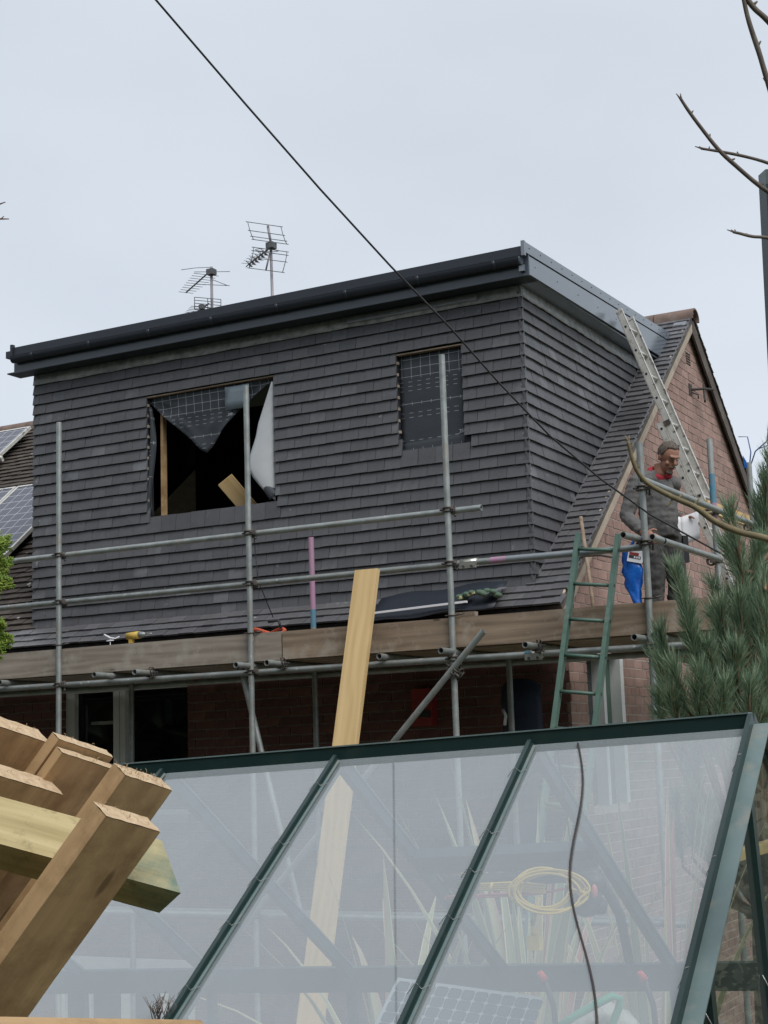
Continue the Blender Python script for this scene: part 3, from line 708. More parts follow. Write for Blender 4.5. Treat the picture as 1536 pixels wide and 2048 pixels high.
for wn in (BWN,SWN):
    mb = MB(); mb.box((wn[0]+.005,YF-.004,wn[3]-.012),(wn[1]-.005,YF+.10,wn[3]-.001)); obj('timber_lintel', mb, M['board'], dormer)
beam('loose_joist', (-7.955,YF+.07,2.655),(-7.70,YF+.42,2.18),.16,.05,M['newwood'],dormer,(1,.2,.7))
# ---- small opening: whole membrane, batten ends
mb = MB(); mb.grid([[V((lerp(SWN[0],SWN[1],i/12),YF+.05+.006*noise.noise(V((i*.5,j*.4,7))),lerp(SWN[2]-.02,SWN[3],j/16))) for i in range(13)] for j in range(17)]); obj('membrane', mb, M['membrane'], dormer, thick=.002)
mb = MB(); mb.grid([[V((lerp(SWN[0],SWN[1],i/12),YF+.045-.008*(1-j/3),lerp(SWN[2]-.02,SWN[2]+.07+.03*i/12,j/3))) for i in range(13)] for j in range(4)]); obj('membrane_lap', mb, M['membrane'], dormer, thick=.002)
for wn,k0,k1 in ((BWN,3,14),(SWN,3,11)):
    for k in range(k0,k1):
        z = 3.772-G*k+.115; mb = MB(); mb.box((wn[0]-.02,YF+.004,z-.0125),(wn[0]+random.uniform(.004,.016),YF+.03,z+.0125)); obj('batten', mb, M['barge'], dormer)
def text(name, s, size, Mx, m, parent):
    c = bpy.data.curves.new(name,'FONT'); c.body = s; c.size = size; c.extrude = .0006
    o = bpy.data.objects.new(name+'_tmp', c); C.objects.link(o); dg = bpy.context.evaluated_depsgraph_get(); me = bpy.data.meshes.new_from_object(o.evaluated_get(dg)); bpy.data.objects.remove(o)
    me.materials.clear(); me.materials.append(m); return put(name, me, parent, Mx)
text('printed_number','200',.045,frame((-5.50,YF+.034,2.775),(1,0,0),(0,0,1),(0,-1,0)),M['membranegrey'],dormer)
text('printed_number','200',.035,frame((-7.87,YF+.01,3.245),(1,0,0),(0,0,1),(0,-1,0)),M['membranegrey'],dormer)

# red box on the rear wall
rb = thing('wall_box', 'dull red box fixed to the dark brick wall under the scaffold', 'box', (-5.92,YW-.05,.29))
mb = MB(); mb.box((-6.01,YW-.10,.29),(-5.82,YW-.002,.60)); obj('case', mb, M['red'], rb)
mb = MB(); mb.box((-5.995,YW-.105,.36),(-5.835,YW-.101,.42)); obj('black_label', mb, M['blacktool'], rb)

# ---- solar panels on the old roof
def panel(label, x1, ya, yb, wdt):
    t = thing('solar_panel', label, 'solar panel', (x1-wdt/2, ya, SL*ya+D0+.12), 'solar panels on the brown roof')
    o = V((x1-wdt, ya, SL*ya+D0))+nrm*.11; Ls = (yb-ya)/slope.y
    Mx = frame(o,(1,0,0),tuple(slope),tuple(nrm))
    b = MB(); b.box((.03,.03,0),(wdt-.03,Ls-.03,.030)); obj('cells', b, M['solar'], t, Mx)
    for a_,b_ in (((0,0,-.005),(wdt,.03,.036)),((0,Ls-.03,-.005),(wdt,Ls,.036)),((0,.031,-.005),(.03,Ls-.031,.036)),((wdt-.03,.031,-.005),(wdt,Ls-.031,.036))):
        b = MB(); b.box(a_,b_); obj('frame_bar', b, M['alu'], t, Mx)
    b = MB(); b.box((wdt-.01,Ls*.45,-.05),(wdt+.05,Ls*.45+.04,.02)); b.ball((wdt+.03,Ls*.45+.02,.0),.03,6,5); obj('clip', b, M['alu'], t, Mx)
panel('upper solar panel whose corner shows near the ridge at left', -13.42, 14.25, 15.40, 1.65)
panel('solar panel low on the brown roof partly behind the dormer', -11.42, 12.72, 14.02, .985)
panel('solar panel left of the one touching the dormer edge', -12.425, 12.72, 14.02, .985)
panel('lowest solar panel with only its top corner showing at left', -11.52, 11.9, 12.66, 1.65)

# ---- tv aerials on masts behind the ridge (metres at y = 17)
def aerial_mast(name, label, x, zt, Y=17.0, lean=0):
    t = thing(name, label, 'tv aerial', (x,Y,roofz(Y))); b = MB(); b.path([(x+lean,Y,roofz(Y)-.05),(x,Y,zt)],.020,10); obj('mast', b, M['mast'], t); return t
ta = aerial_mast('tv_aerial', 'tall tv aerial with two wire grid reflectors above the dormer roof', -10.68, 6.95, lean=.03)
Y = 17.0
mb = MB(); mb.path([(-10.665,Y,6.93),(-10.69,Y-.05,7.25)],.018,8); obj('upper_arm', mb, M['mast'], ta)
GV = V((.152,.225,0))
def gridref(ox, zs, tilt, name):
    for dz,dx,dy in zs:
        c = V((-10.68+dx,Y-.06+dy,dz)); b = MB(); b.path([c-GV,c+GV],.0055,6); obj('reflector_rod', b, M['aerial'], ta)
    for s in (-.9,.9):
        b = MB(); b.path([V((-10.68+dx,Y-.06+dy,dz))+GV*s for dz,dx,dy in zs],.005,6); obj('reflector_side', b, M['aerial'], ta)
gridref(0,[(7.25,-.02,-.06),(7.13,0,-.04),(7.05,.02,-.02),(7.01,.03,0)],0,'u')
gridref(0,[(6.90,.03,0),(6.85,.03,-.01),(6.75,.02,-.03),(6.60,-.01,-.06)],0,'l')
mb = MB(); mb.box((-10.72,Y-.07,6.93),(-10.61,Y+.04,7.01)); obj('clamp_box', mb, M['aerial'], ta)
bm0, bm1 = V((-10.66,Y-.03,6.945)), V((-11.33,Y+.45,6.965))
mb = MB(); mb.path([bm0,bm1],.012,8); obj('boom', mb, M['aerial'], ta)
for i in range(6):
    c = bm0.lerp(bm1,.3+.14*i); b = MB()
    for s in (-1,1):
        b.path([c+V((-.035,.03*s,.05*s)),c+V((.035,-.03*s,-.05*s))],[.004,.012],6)
        b.path([c+V((.035,.03,.04*s)),c+V((-.03,-.03,-.04*s))],[.011,.005],6)
    obj('x_director', b, M['aerial'], ta)
    b = MB(); d = V((.085,.125,0))*(1.0-.05*i); b.path([c-d,c+d],.0035,5); obj('director_rod', b, M['aerial'], ta)
c = bm0.lerp(bm1,.18); mb = MB(); mb.path([c+V((.15*math.cos(a)+.0,.06*math.cos(a),.02*math.sin(a)-.02*math.cos(a))) for a in [2*math.pi*i/16 for i in range(17)]],.0045,6); obj('dipole', mb, M['aerial'], ta)
mb = MB(); mb.path([(-10.69,Y-.02,6.86),(-10.73,Y-.06,6.62)],.012,6); obj('stay', mb, M['mast'], ta)
tb = aerial_mast('tv_aerial', 'short tv aerial pair on the left mast above the dormer roof', -11.66, 6.86)
mb = MB(); mb.box((-11.71,Y-.06,6.74),(-11.60,Y+.04,6.82)); obj('clamp_box', mb, M['aerial'], tb)
b0, b1 = V((-11.68,Y-.03,6.78)), V((-12.485,Y+.55,6.78))
mb = MB(); mb.path([b0,b1],.011,8); obj('boom', mb, M['aerial'], tb)
for i in range(9):
    c = b0.lerp(b1,.12+.11*i); d = V((.105,.150,0))*(1-.05*i); b = MB(); b.path([c-d,c+d],.004,5); obj('director_rod', b, M['aerial'], tb)
for p in ([(-12.03,Y-.2,6.83),(-11.86,Y-.1,6.855),(-11.67,Y,6.855)],[(-11.88,Y-.1,6.80),(-11.42,Y+.1,6.775)],[(-11.86,Y-.1,6.62),(-11.43,Y+.1,6.575)],[(-11.64,Y,6.67),(-11.46,Y+.08,6.58)]):
    b = MB(); b.path(p,.0045,5); obj('rod', b, M['aerial'], tb)
for i in range(5):
    z = 6.40-.043*i; b = MB(); b.path([(-11.86,Y-.13,z+.025),(-11.53,Y+.03,z-.025)],.005,5); obj('reflector_rod', b, M['aerial'], tb)
for s in (0,.5,1):
    b = MB(); b.path([V((lerp(-11.86,-11.53,s),lerp(Y-.13,Y+.03,s),6.40+.025-.05*s)),V((lerp(-11.86,-11.53,s),lerp(Y-.13,Y+.03,s),6.23+.025-.05*s))],.006,5); obj('reflector_side', b, M['aerial'], tb)
b0, b1 = V((-11.69,Y-.03,6.33)), V((-12.25,Y+.33,6.33))
mb = MB(); mb.path([b0,b1],.011,8); mb.box((-11.78,Y-.15,6.24),(-11.72,Y-.08,6.30)); obj('boom', mb, M['aerial'], tb)
for i in range(7):
    c = b0.lerp(b1,.3+.11*i); d = V((.105,.150,0))*(1-.05*i); b = MB(); b.path([c-d,c+d],.004,5); obj('director_rod', b, M['aerial'], tb)
# ================================================================ SCAFFOLD
TR = .0242
scf = thing('scaffold', 'galvanised tube scaffold with timber boards along the rear of the house', 'scaffold', (-7,10.4,GZ))
YO = 10.40
mpaint = {}
def tubepart(name, a, b, m='galv', parent=scf):
    t = MB(); t.pipe(a,b,TR); return obj(name, t, M[m], parent)
stand = [(-10.85,YO,3.05),(-8.787,YO,3.066),(-6.805,YO,3.109),(-4.998,YO,3.09),(-3.455,YO,2.20),(-3.42,12.08,2.51),(-3.42,13.28,2.503)]
for x,y,zt_ in stand: tubepart('standard', (x+random.uniform(-.006,.006),y,GZ+.02), (x,y,zt_))
for x,y,zt_ in ((-10.7,11.2,.80),(-8.62,11.2,.80),(-6.69,11.2,1.15),(-4.90,11.2,.80)): tubepart('inner_standard', (x,y,GZ+.02), (x,y,zt_))
# painted top of the inner upright and of one gable upright
tubepart('pink_tube_end', (-6.69,11.2,1.30), (-6.693,11.2,1.92), 'pinkpaint'); tubepart('blue_tube_end', (-6.69,11.2,1.15), (-6.69,11.2,1.30), 'bluepaint')
for nm,z0,z1,m in (('blue_band',1.98,2.22,'bluepaint'),('pink_band',1.80,1.98,'pinkpaint')):
    t = MB(); t.path([(-3.42,12.08,z0),(-3.42,12.08,z1)],TR+.0012,14,cap=False); obj(nm, t, M[m], scf)
YRL = YO+.050
tubepart('guard_rail', (-11.2,YRL,1.885), (-4.74,YRL,1.872)); tubepart('guard_rail', (-11.2,YRL,1.468), (-4.865,YRL,1.464)); tubepart('guard_rail', (-4.86,YRL,1.464), (-3.50,YRL,1.452))
tubepart('ledger', (-11.2,YRL,.748), (-4.36,YRL,.744)); tubepart('ledger', (-4.355,YRL,.744), (-2.75,YRL,.736))
tubepart('ledger', (-11.2,11.25,.748), (-2.75,11.25,.742))
for y,z in ((YRL,-1.16),(11.25,-1.22)): tubepart('ledger', (-11.2,y,z), (-3.3,y,z))
tubepart('guard_rail', (-3.37,10.15,1.885), (-3.37,13.5,1.93)); tubepart('guard_rail', (-3.37,10.30,1.497), (-3.37,10.52,1.497)); tubepart('guard_rail', (-3.37,10.56,1.496), (-3.37,12.0,1.508))
tubepart('guard_rail', (-3.52,10.12,1.505), (-3.50,10.5,1.508))
tubepart('ledger', (-3.37,10.2,.80), (-3.37,14.2,.80))
t = MB(); t.path([(-4.68,YRL,1.463),(-4.55,YRL,1.462)],TR+.0012,14,cap=False); obj('pink_band', t, M['pinkpaint'], scf)
t = MB(); t.path([(-4.55,YRL,1.462),(-3.9,YRL,1.455)],TR+.0010,14,cap=False); obj('dusty_blue_band', t, mat('dusty_blue_tube',(.19,.235,.27),(.27,.29,.30),.5,metal=.3,scale=5), scf)
for x in (-8.22,-7.80,-6.80,-6.51,-4.985,-4.31,-3.49): tubepart('transom', (x-.02,10.20,.797), (x,11.55,.797))
for x in (-10.2,-9.4,-5.6): tubepart('transom', (x,10.34,.797), (x,11.55,.797))
tubepart('brace', (-4.72,YO-.052,.93), (-7.05,YO-.052,-1.40))
tubepart('brace', (-6.97,YO+.10,.80), (-6.45,YO+.12,-1.2)); t = MB(); t.path([(-6.985,YO+.10,.82),(-6.955,YO+.10,.74)],TR+.006,12); obj('tube_cap', t, M['clamp'], scf)
# couplers: one mesh, copied
cm = MB()
ring = lambda ax: [V((0,.031*math.cos(a),.031*math.sin(a))) if ax else V((.031*math.cos(a),.031*math.sin(a),0)) for a in [2*math.pi*i/14 for i in range(15)]]
for dz in (-.014,.014): cm.path([p+V((0,0,dz)) for p in ring(0)],.0065,6,cap=False)
for dx in (-.016,.016): cm.path([p+V((dx,.052,0)) for p in ring(1)],.0065,6,cap=False)
cm.box((-.045,-.016,-.016),(-.026,.05,.016)); cm.box((.026,.0,-.014),(.044,.04,.014))
cm.path([(-.062,-.012,0),(-.030,-.012,0)],.0075,6); cm.path([(.03,-.02,.0),(.058,-.02,.0)],.008,6); cm.path([(.045,.03,-.045),(.045,.03,.03)],.007,6); cm.ball((.045,.03,-.045),.012,6,5)
cme = cm.mesh('coupler', M['clamp'])
for x in (-8.787,-6.805,-4.998,-10.85):
    for z in ((1.878,1.464,.746,-1.16)): put('coupler', cme, scf, Matrix.Translation((x,YO,z))@Matrix.Rotation(random.uniform(-.25,.25),4,'Z')@Matrix.Rotation(random.choice((0,math.pi)),4,'Y'))
for x,y,z in ((-3.455,YO,1.475),(-3.455,YO,.74),(-3.455,YO,1.87)): put('coupler', cme, scf, Matrix.Translation((x,y,z)))
for x,y,z in ((-3.42,12.08,1.51),(-3.42,13.28,1.93),(-3.42,12.08,1.90)): put('coupler', cme, scf, Matrix.Translation((x,y,z))@Matrix.Rotation(math.pi/2,4,'Z'))
for x,y,z in ((-7.80,10.28,.775),(-6.51,10.28,.775),(-4.31,10.28,.775)): put('coupler', cme, scf, Matrix.Translation((x,10.40,z))@Matrix.Rotation(math.pi/2,4,'X')@Matrix.Scale(.8,4))
put('swivel_coupler', cme, scf, Matrix.Translation((-4.985,YO-.03,.655))@Matrix.Rotation(.8,4,'Y')@Matrix.Scale(1.25,4))
for x,z in ((-8.787,1.09),(-6.805,1.06),(-4.998,1.07),(-3.455,1.08)):   # board clips
    t = MB(); t.path([V((.030*math.cos(a),.030*math.sin(a),0)) for a in [2*math.pi*i/12 for i in range(13)]],.005,5,cap=False); t.path([(.02,.01,0),(.09,.03,.012)],.006,5); t.path([(-.05,-.02,0),(-.02,0,0)],.005,5)
    obj('board_clip', t, M['clamp'], scf, Matrix.Translation((x,YO,z)))
def sleeve(x,z,paint):
    t = MB(); t.path([(x-.07,YRL,z),(x+.07,YRL,z)],TR+.006,14); t.box((x-.068,YRL-.036,z-.045),(x+.068,YRL-.022,z+.004))
    o = obj('sleeve_coupler', t, M['sleeve'], scf)
    for d in (-.035,.035):
        t = MB(); t.path([(x+d,YRL-.045,z-.030),(x+d,YRL-.035,z-.030)],.010,8); obj('bolt', t, M['clamp'], o)
    if paint:
        for d,m in ((-.045,'bluepaint'),(.035,'pinkpaint')):
            t = MB(); t.box((x+d-.022,YRL-.0385,z+.006),(x+d+.022,YRL-.030,z+.026)); obj('paint_mark', t, M[m], o)
sleeve(-4.86,1.464,False); sleeve(-4.36,.744,True)
# boards
def boardx(name, x0, x1, y0, y1, z0, z1, m, wide=(0,1,0)):
    Mx,L = along((x0,(y0+y1)/2,(z0+z1)/2),(x1,(y0+y1)/2,(z0+z1)/2),wide); t = MB(); hw, hh = (y1-y0)/2,(z1-z0)/2
    if wide == (0,1,0): t.box((0,-hw,-hh),(L,hw,hh))
    else: t.box((0,-hh,-hw),(L,hh,hw))
    return obj(name, t, M[m], scf, Mx)
boardx('toe_board', -11.3, -6.535, YO+.03, YO+.068, .832, 1.058, 'boardgrey', (0,0,1))
boardx('toe_board', -6.522, -2.60, YO+.03, YO+.068, .832, 1.056, 'board', (0,0,1))
for i in range(5):
    boardx('platform_board', -11.3, -7.2, 10.475+i*.232, 10.70+i*.232, .824, .862, 'boardgrey'); boardx('platform_board', -7.19, -2.9, 10.475+i*.232, 10.70+i*.232, .824, .862, 'board')
for i in range(4):
    Mx,L = along((-3.55-i*.232,11.42,.843),(-3.55-i*.232,15.3,.843),(1,0,0)); t = MB(); t.box((0,-.112,-.019),(L,.112,.019)); obj('platform_board', t, M['board'], scf, Mx)
for z in (1.80,1.90):
    pass
Mx,L = along((-3.55,12.3,2.0),(-3.50,13.7,2.01),(0,0,1)); t = MB(); t.box((0,-.05,-.02),(L,.05,.02)); obj('edge_board', t, M['newwood'], scf, Mx)
for x0,x1,z in ((-5.07,-4.98,1.10),(-4.96,-4.86,1.10)):
    t = MB(); t.box((x0,10.50,1.06),(x1,10.57,z)); obj('packer_block', t, M['board'], scf)

# ================================================================ LADDERS AND PLANK
def holes(parent, pts, dirn, m):
    for p in pts:
        t = MB(); t.path([V(p)-dirn*.002,V(p)+dirn*.003],.011,10); obj('rung_end', t, M[m], parent)
ld = thing('ladder', 'dirty aluminium extension ladder leaning on the side fascia beside the gable', 'ladder', (-3.52,13.77,.86))
def ladder(root, foot, top, half, wdir, depth, thick, rungs, m, off=V((0,0,0)), rr=.015, hole=True, z0=.25):
    foot = V(foot); top = V(top); ax = (top-foot).normalized(); wd = V(wdir); wd = (wd-ax*wd.dot(ax)).normalized(); nn = ax.cross(wd)
    L = (top-foot).length
    for s in (-1,1):
        Mx = frame(foot+wd*half*s+off, ax, wd, nn); t = MB()
        t.box((0,-thick/2,-depth/2),(L,thick/2,depth/2)); t.box((0,-thick/2-.006*(s>0)-.0,-depth/2-.002),(L,thick/2+.006*(s<0),-depth/2+.006)); t.box((0,-thick/2-.006*(s>0),depth/2-.006),(L,thick/2+.006*(s<0),depth/2+.002))
        st = obj('stile', t, M[m], root, Mx)
    d = z0
    while d < L-.05:
        c = foot+ax*d+off; t = MB(); t.path([c-wd*(half-.004),c+wd*(half-.004)],rr,8); obj('rung', t, M[m], root)
        if hole:
            for s in (-1,1):
                t = MB(); e = c+wd*s*(half+thick/2); t.path([e-wd*s*.004,e+wd*s*.0025],.012,10); obj('rung_end', t, M['rubber'], root)
        d += rungs
    return ax,wd,nn
f_, t_ = V((-3.50,13.80,.865)), V((-4.62,13.61,4.12))
ax = (t_-f_).normalized(); nperp = V((ax.z,0,-ax.x))
ladder(ld, f_+ax*1.40+nperp*.035, t_+nperp*.035, .165, (0,1,0), .062, .026, .252, 'alu', z0=.12)
ladder(ld, f_-nperp*.035, f_+ax*2.30-nperp*.035, .185, (0,1,0), .062, .026, .252, 'alu', z0=.22)
for s in (-1,1):
    c = f_+ax*1.42+nperp*.035+V((0,.165*s,0)); Mx = frame(c,ax,V((0,1,0)),ax.cross(V((0,1,0)))); t = MB(); t.box((-.035,-.018,-.035),(.03,.018,.035)); obj('yellow_foot', t, M['yellowtool'], ld, Mx)
    c = f_+ax*2.26+V((0,.175*s,0)); Mx = frame(c,ax,V((0,1,0)),ax.cross(V((0,1,0)))); t = MB(); t.box((-.022,-.020,-.06),(.022,.020,.03)); obj('guide_bracket', t, M['clamp'], ld, Mx)
    c = t_+nperp*.035+V((0,.165*s,0)); Mx = frame(c,ax,V((0,1,0)),ax.cross(V((0,1,0)))); t = MB(); t.box((-.01,-.016,-.034),(.012,.016,.034)); obj('end_cap', t, M['alu'], ld, Mx)
gl = thing('ladder', 'green painted ladder standing behind the greenhouse against the scaffold rail', 'ladder', (-4.3,9.15,GZ))
ladder(gl, (-4.33,9.20,GZ+.02), (-3.782,10.345,1.56), .150, (1,.1,0), .064, .026, .262, 'greenmetal', rr=.013, z0=.30)
pk = MB(); Mx,L = along((-5.745,8.85,GZ+.03),(-5.69,10.36,1.47),(1,0,0)); pk.box((0,-.1,-.022),(L,.1,.022))
tag(obj('timber_plank', pk, M['newwood'], None, Mx), 'long pale new timber plank leaning upright against the scaffold rail', 'plank')

# ================================================================ THINGS ON THE SCAFFOLD
dr_ = thing('power_drill', 'yellow and black cordless drill lying on the toe board', 'drill', (-8.05,10.45,1.06))
t = MB(); t.path([(-8.10,10.47,1.125),(-7.97,10.47,1.128)],[.030,.034],10); obj('body', t, M['yellowtool'], dr_)
t = MB(); t.path([(-7.97,10.47,1.128),(-7.93,10.47,1.13),(-7.905,10.47,1.13)],[.030,.022,.012],10); obj('chuck', t, M['galv'], dr_)
t = MB(); t.path([(-7.905,10.47,1.13),(-7.84,10.47,1.131)],.005,6); obj('drill_bit', t, M['wire'], dr_)
t = MB(); t.box((-8.075,10.455,1.062),(-8.04,10.49,1.11)); obj('grip', t, M['yellowtool'], dr_)
t = MB(); t.path([(-8.77,11.0,1.215),(-8.70,11.0,1.18),(-8.64,11.0,1.17),(-8.60,11.0,1.185)],.009,6,flat=.5); t.path([(-8.74,11.0,1.155),(-8.66,11.0,1.158)],.010,6,flat=.5); t.path([(-8.70,11.0,1.18),(-8.70,11.0,.862)],.004,5)
tag(obj('offcut', t, M['paper'], None), 'small bent white offcut beside the left scaffold upright', 'offcut')
st = thing('ratchet_strap', 'orange strap bundle lying on the boards behind an upright', 'strap', (-6.75,10.6,.862))
t = MB(); t.path([V((-6.78+.16*math.cos(a),10.62+.05*math.sin(a),1.075+.03*math.sin(a*2))) for a in [2*math.pi*i/20 for i in range(21)]],.018,7,flat=.5); t.path([(-6.9,10.62,.87),(-6.8,10.63,1.06)],.02,6); t.path([(-6.66,10.62,.87),(-6.72,10.63,1.06)],.02,6); obj('webbing', t, M['orange'], st)
t = MB(); t.path([(-6.76,10.6,1.16),(-6.66,10.6,1.165),(-6.64,10.6,1.10)],.012,6); obj('ratchet_handle', t, M['blacktool'], st)
t = MB(); t.path([(-6.80,10.47,1.86),(-6.79,10.5,1.5),(-6.70,10.58,1.19)],.004,5); obj('cord', t, M['rubber'], st)
# lead sheet lying on the eaves tiles, with gloves
t = MB(); rows = []
for i in range(13):
    x = lerp(-6.25,-5.06,i/12); rows.append([V((x, 11.32+.30*j/5, SL*(11.32+.30*j/5)+D0+.055+.05*(i/12)+.012*math.sin(i+j))) for j in range(6)])
t.grid(rows); tag(obj('lead_sheet', t, M['gutter'], None, thick=.006), 'dark sheet of flashing lying on the eaves tiles', 'sheet')
t = MB(); t.box((-6.2,11.30,1.245),(-5.30,11.335,1.262), Matrix.Translation((-5.7,11.3,1.25))@Matrix.Rotation(-.035,4,'Y')@Matrix.Translation((5.7,-11.3,-1.25))); tag(obj('trim_strip', t, M['paper'], None), 'thin white trim strip on the dark flashing sheet', 'strip')
t = MB()
for i in range(9):
    t.cur = random.random(); t.ball((-5.40+.045*i+random.uniform(-.02,.02),11.36+random.uniform(-.03,.05),1.30+random.uniform(0,.035)+.03*math.sin(i*.4)),(random.uniform(.03,.06),.05,random.uniform(.018,.03)),8,6,Matrix.Rotation(random.uniform(-.5,.5),3,'Y'))
tag(obj('work_gloves', t, M['greencloth'], None), 'crumpled green gloves on the flashing sheet by the roof corner', 'gloves')
t = MB(); t.prism([(-5.16,11.30,1.30),(-4.96,11.36,1.36),(-5.06,11.45,1.37),(-5.20,11.38,1.32)],(0,0,.006)); tag(obj('slate_piece', t, M['leadclean'], None), 'pale loose slate piece beside the green gloves', 'slate')
t = MB(); t.path([(-4.20,11.35,.862),(-4.32,11.55,1.42),(-4.44,11.75,1.93)],.016,8); tag(obj('wooden_stick', t, M['board'], None), 'thin wooden stick leaning on the gable behind the green ladder', 'stick')
t = MB(); t.path([(-4.35,11.25,1.49),(-4.25,11.25,1.54),(-4.10,11.22,1.53),(-3.98,11.2,1.50)],.010,6); t.path([(-4.35,11.25,1.49),(-4.38,11.3,.862)],.008,6); tag(obj('bent_bar', t, M['clamp'], None), 'bent dark bar behind the top of the green ladder', 'bar')
bt = thing('strap_bundle', 'bright blue straps sprouting from the far scaffold upright', 'strap', (-3.42,13.28,2.5))
for p in ([(-3.42,13.28,2.44),(-3.40,13.30,2.60),(-3.42,13.3,2.74),(-3.50,13.3,2.75)],[(-3.42,13.28,2.44),(-3.36,13.3,2.60),(-3.25,13.3,2.68),(-3.22,13.3,2.86)],[(-3.33,13.3,2.62),(-3.16,13.3,2.66)],[(-3.25,13.3,2.68),(-3.05,13.3,2.78)]):
    t = MB(); t.path(p,.0065,6,flat=.5); obj('strap', t, M['bluetwig'], bt)
t = MB(); t.prism([(-3.455,13.26,2.46),(-3.415,13.26,2.44),(-3.44,13.26,2.52),(-3.465,13.26,2.57)],(0,.02,0)); obj('plastic_scrap', t, M['bluebag'], bt)
# dark blue covered object and boards below the deck
ch = thing('covered_chair', 'dark blue covered chair back in the shade under the scaffold', 'chair', (-4.85,11.4,GZ))
t = MB(); rows = []
for i in range(9):
    f = i/8; rows.append([V((lerp(-5.05,-4.72,j/8), 11.40+.06*math.sin(math.pi*j/8)*-1, lerp(-.9,.62,f)-.06*(abs(j-4)/4)**3*(f))) for j in range(9)])
t.grid(rows); obj('cover', t, M['bluedark'], ch, thick=.03)
t = MB(); t.path([(-5.02,11.34,.26),(-5.0,11.32,.33),(-5.03,11.34,.38)],.014,6); obj('handle', t, M['paper'], ch)
for x in (-5.0,-4.77):
    t = MB(); t.path([(x,11.42,-.88),(x,11.42,GZ+.02)],.018,7); obj('leg', t, M['blacktool'], ch)
# ================================================================ PERSON
hd = V((.86,-.51,0)).normalized(); lf = V((-hd.y,hd.x,0))        # heading, and the person's left
PB = V((-3.86,12.0,.862))
def pl(l,f,z): return PB+lf*l+hd*f+V((0,0,z))
def skin(edges, verts, sub=2):
    me = bpy.data.meshes.new('sk'); me.from_pydata([tuple(v[0]) for v in verts], edges, [])
    o = bpy.data.objects.new('sk', me); C.objects.link(o); m = o.modifiers.new('s','SKIN'); m.use_smooth_shade = True
    for i,v in enumerate(verts):
        r_ = v[1]; me.skin_vertices[0].data[i].radius = r_ if isinstance(r_,tuple) else (r_,r_); me.skin_vertices[0].data[i].use_root = (i == 0)
    sb = o.modifiers.new('u','SUBSURF'); sb.levels = sub; sb.render_levels = sub
    dg = bpy.context.evaluated_depsgraph_get(); out = bpy.data.meshes.new_from_object(o.evaluated_get(dg)); bpy.data.objects.remove(o); return out
def addmesh(mb, me):
    k = len(mb.v); mb.v += [tuple(v.co) for v in me.vertices]
    for p in me.polygons: mb.f.append(tuple(i+k for i in p.vertices)); mb.sm.append(True); mb.rn.append(0)
def remesh(mb, vox, name, m, parent):
    o = obj('rm', mb, m); r_ = o.modifiers.new('r','REMESH'); r_.mode = 'VOXEL'; r_.voxel_size = vox; r_.use_smooth_shade = True
    sm = o.modifiers.new('m','SMOOTH'); sm.iterations = 3; sm.factor = .4
    dg = bpy.context.evaluated_depsgraph_get(); me = bpy.data.meshes.new_from_object(o.evaluated_get(dg)); bpy.data.objects.remove(o)
    at = me.attributes.new('rnd','FLOAT','FACE')
    if not me.materials: me.materials.append(m)
    for p in me.polygons: p.use_smooth = True
    return put(name, me, parent)
def chain(mb, pts, rad): mb.path(pts, rad, 10)
per = thing('person', 'man in grey sweater and red neckerchief reading an open notebook on the scaffold', 'person', PB)
shR, elR, haR = pl(-.185,-.01,1.325), pl(-.295,-.05,1.04), pl(-.275,.125,.875)
shL, elL, haL = pl(.175,-.01,1.325), pl(.225,-.16,1.06), pl(.225,.065,1.035)
neck, head = pl(0,.055,1.395), pl(.015,.135,1.515)
body = MB()
addmesh(body, skin([(0,1),(1,2),(2,3),(3,4)],[(pl(0,0,.95),(.15,.105)),(pl(0,0,1.08),(.145,.10)),(pl(0,.0,1.22),(.155,.105)),(pl(0,.01,1.33),(.11,.08)),(neck,.058)]))
for p in ((shR,elR,haR),(shL,elL,haL)): chain(body,[p[0],p[0].lerp(p[1],.5),p[1],p[1].lerp(p[2],.5),p[2]],[.058,.052,.044,.040,.029])
legs = {}
for s in (-1,1):
    hip, kn, an = pl(.085*s,0,.93), pl(.10*s,.05+.02*s,.50), pl(.105*s,-.02+.03*s,.09)
    legs[s] = (hip,kn,an); chain(body,[hip,hip.lerp(kn,.5),kn,kn.lerp(an,.4),an],[.085,.075,.056,.052,.038])
    chain(body,[an,an+hd*.10-V((0,0,.045))],[.04,.035])
chain(body,[pl(0,.02,1.36),neck,pl(.005,.06,1.47)],[.062,.058,.056])
# head: own frame, turned to the left and bowed over the page
hf = (hd*.98-lf*.05-V((0,0,.62))).normalized(); hl = V((0,0,1)).cross(hf).normalized(); hu = hf.cross(hl)
def hp(l,f,u): return head+hl*l+hf*f+hu*u
HM = Matrix((hl,hf,hu)).transposed()
body.ball(head+hu*.03,(.076,.098,.095),16,12,HM); body.ball(hp(0,.035,-.045),(.058,.062,.075),14,10,HM)
body.ball(hp(0,.075,-.095),(.030,.022,.022),10,8,HM)                       # chin
body.path([hp(0,.095,.025),hp(0,.118,-.018),hp(0,.112,-.032)],[.009,.015,.012],8)  # nose
body.path([hp(-.045,.085,.035),hp(0,.100,.035),hp(.045,.085,.035)],[.010,.011,.010],8)  # brow
for s in (-1,1):
    body.ball(hp(.076*s,-.005,-.005),(.010,.020,.032),8,6,HM); body.ball(hp(.045*s,.075,-.025),(.020,.018,.018),8,6,HM)
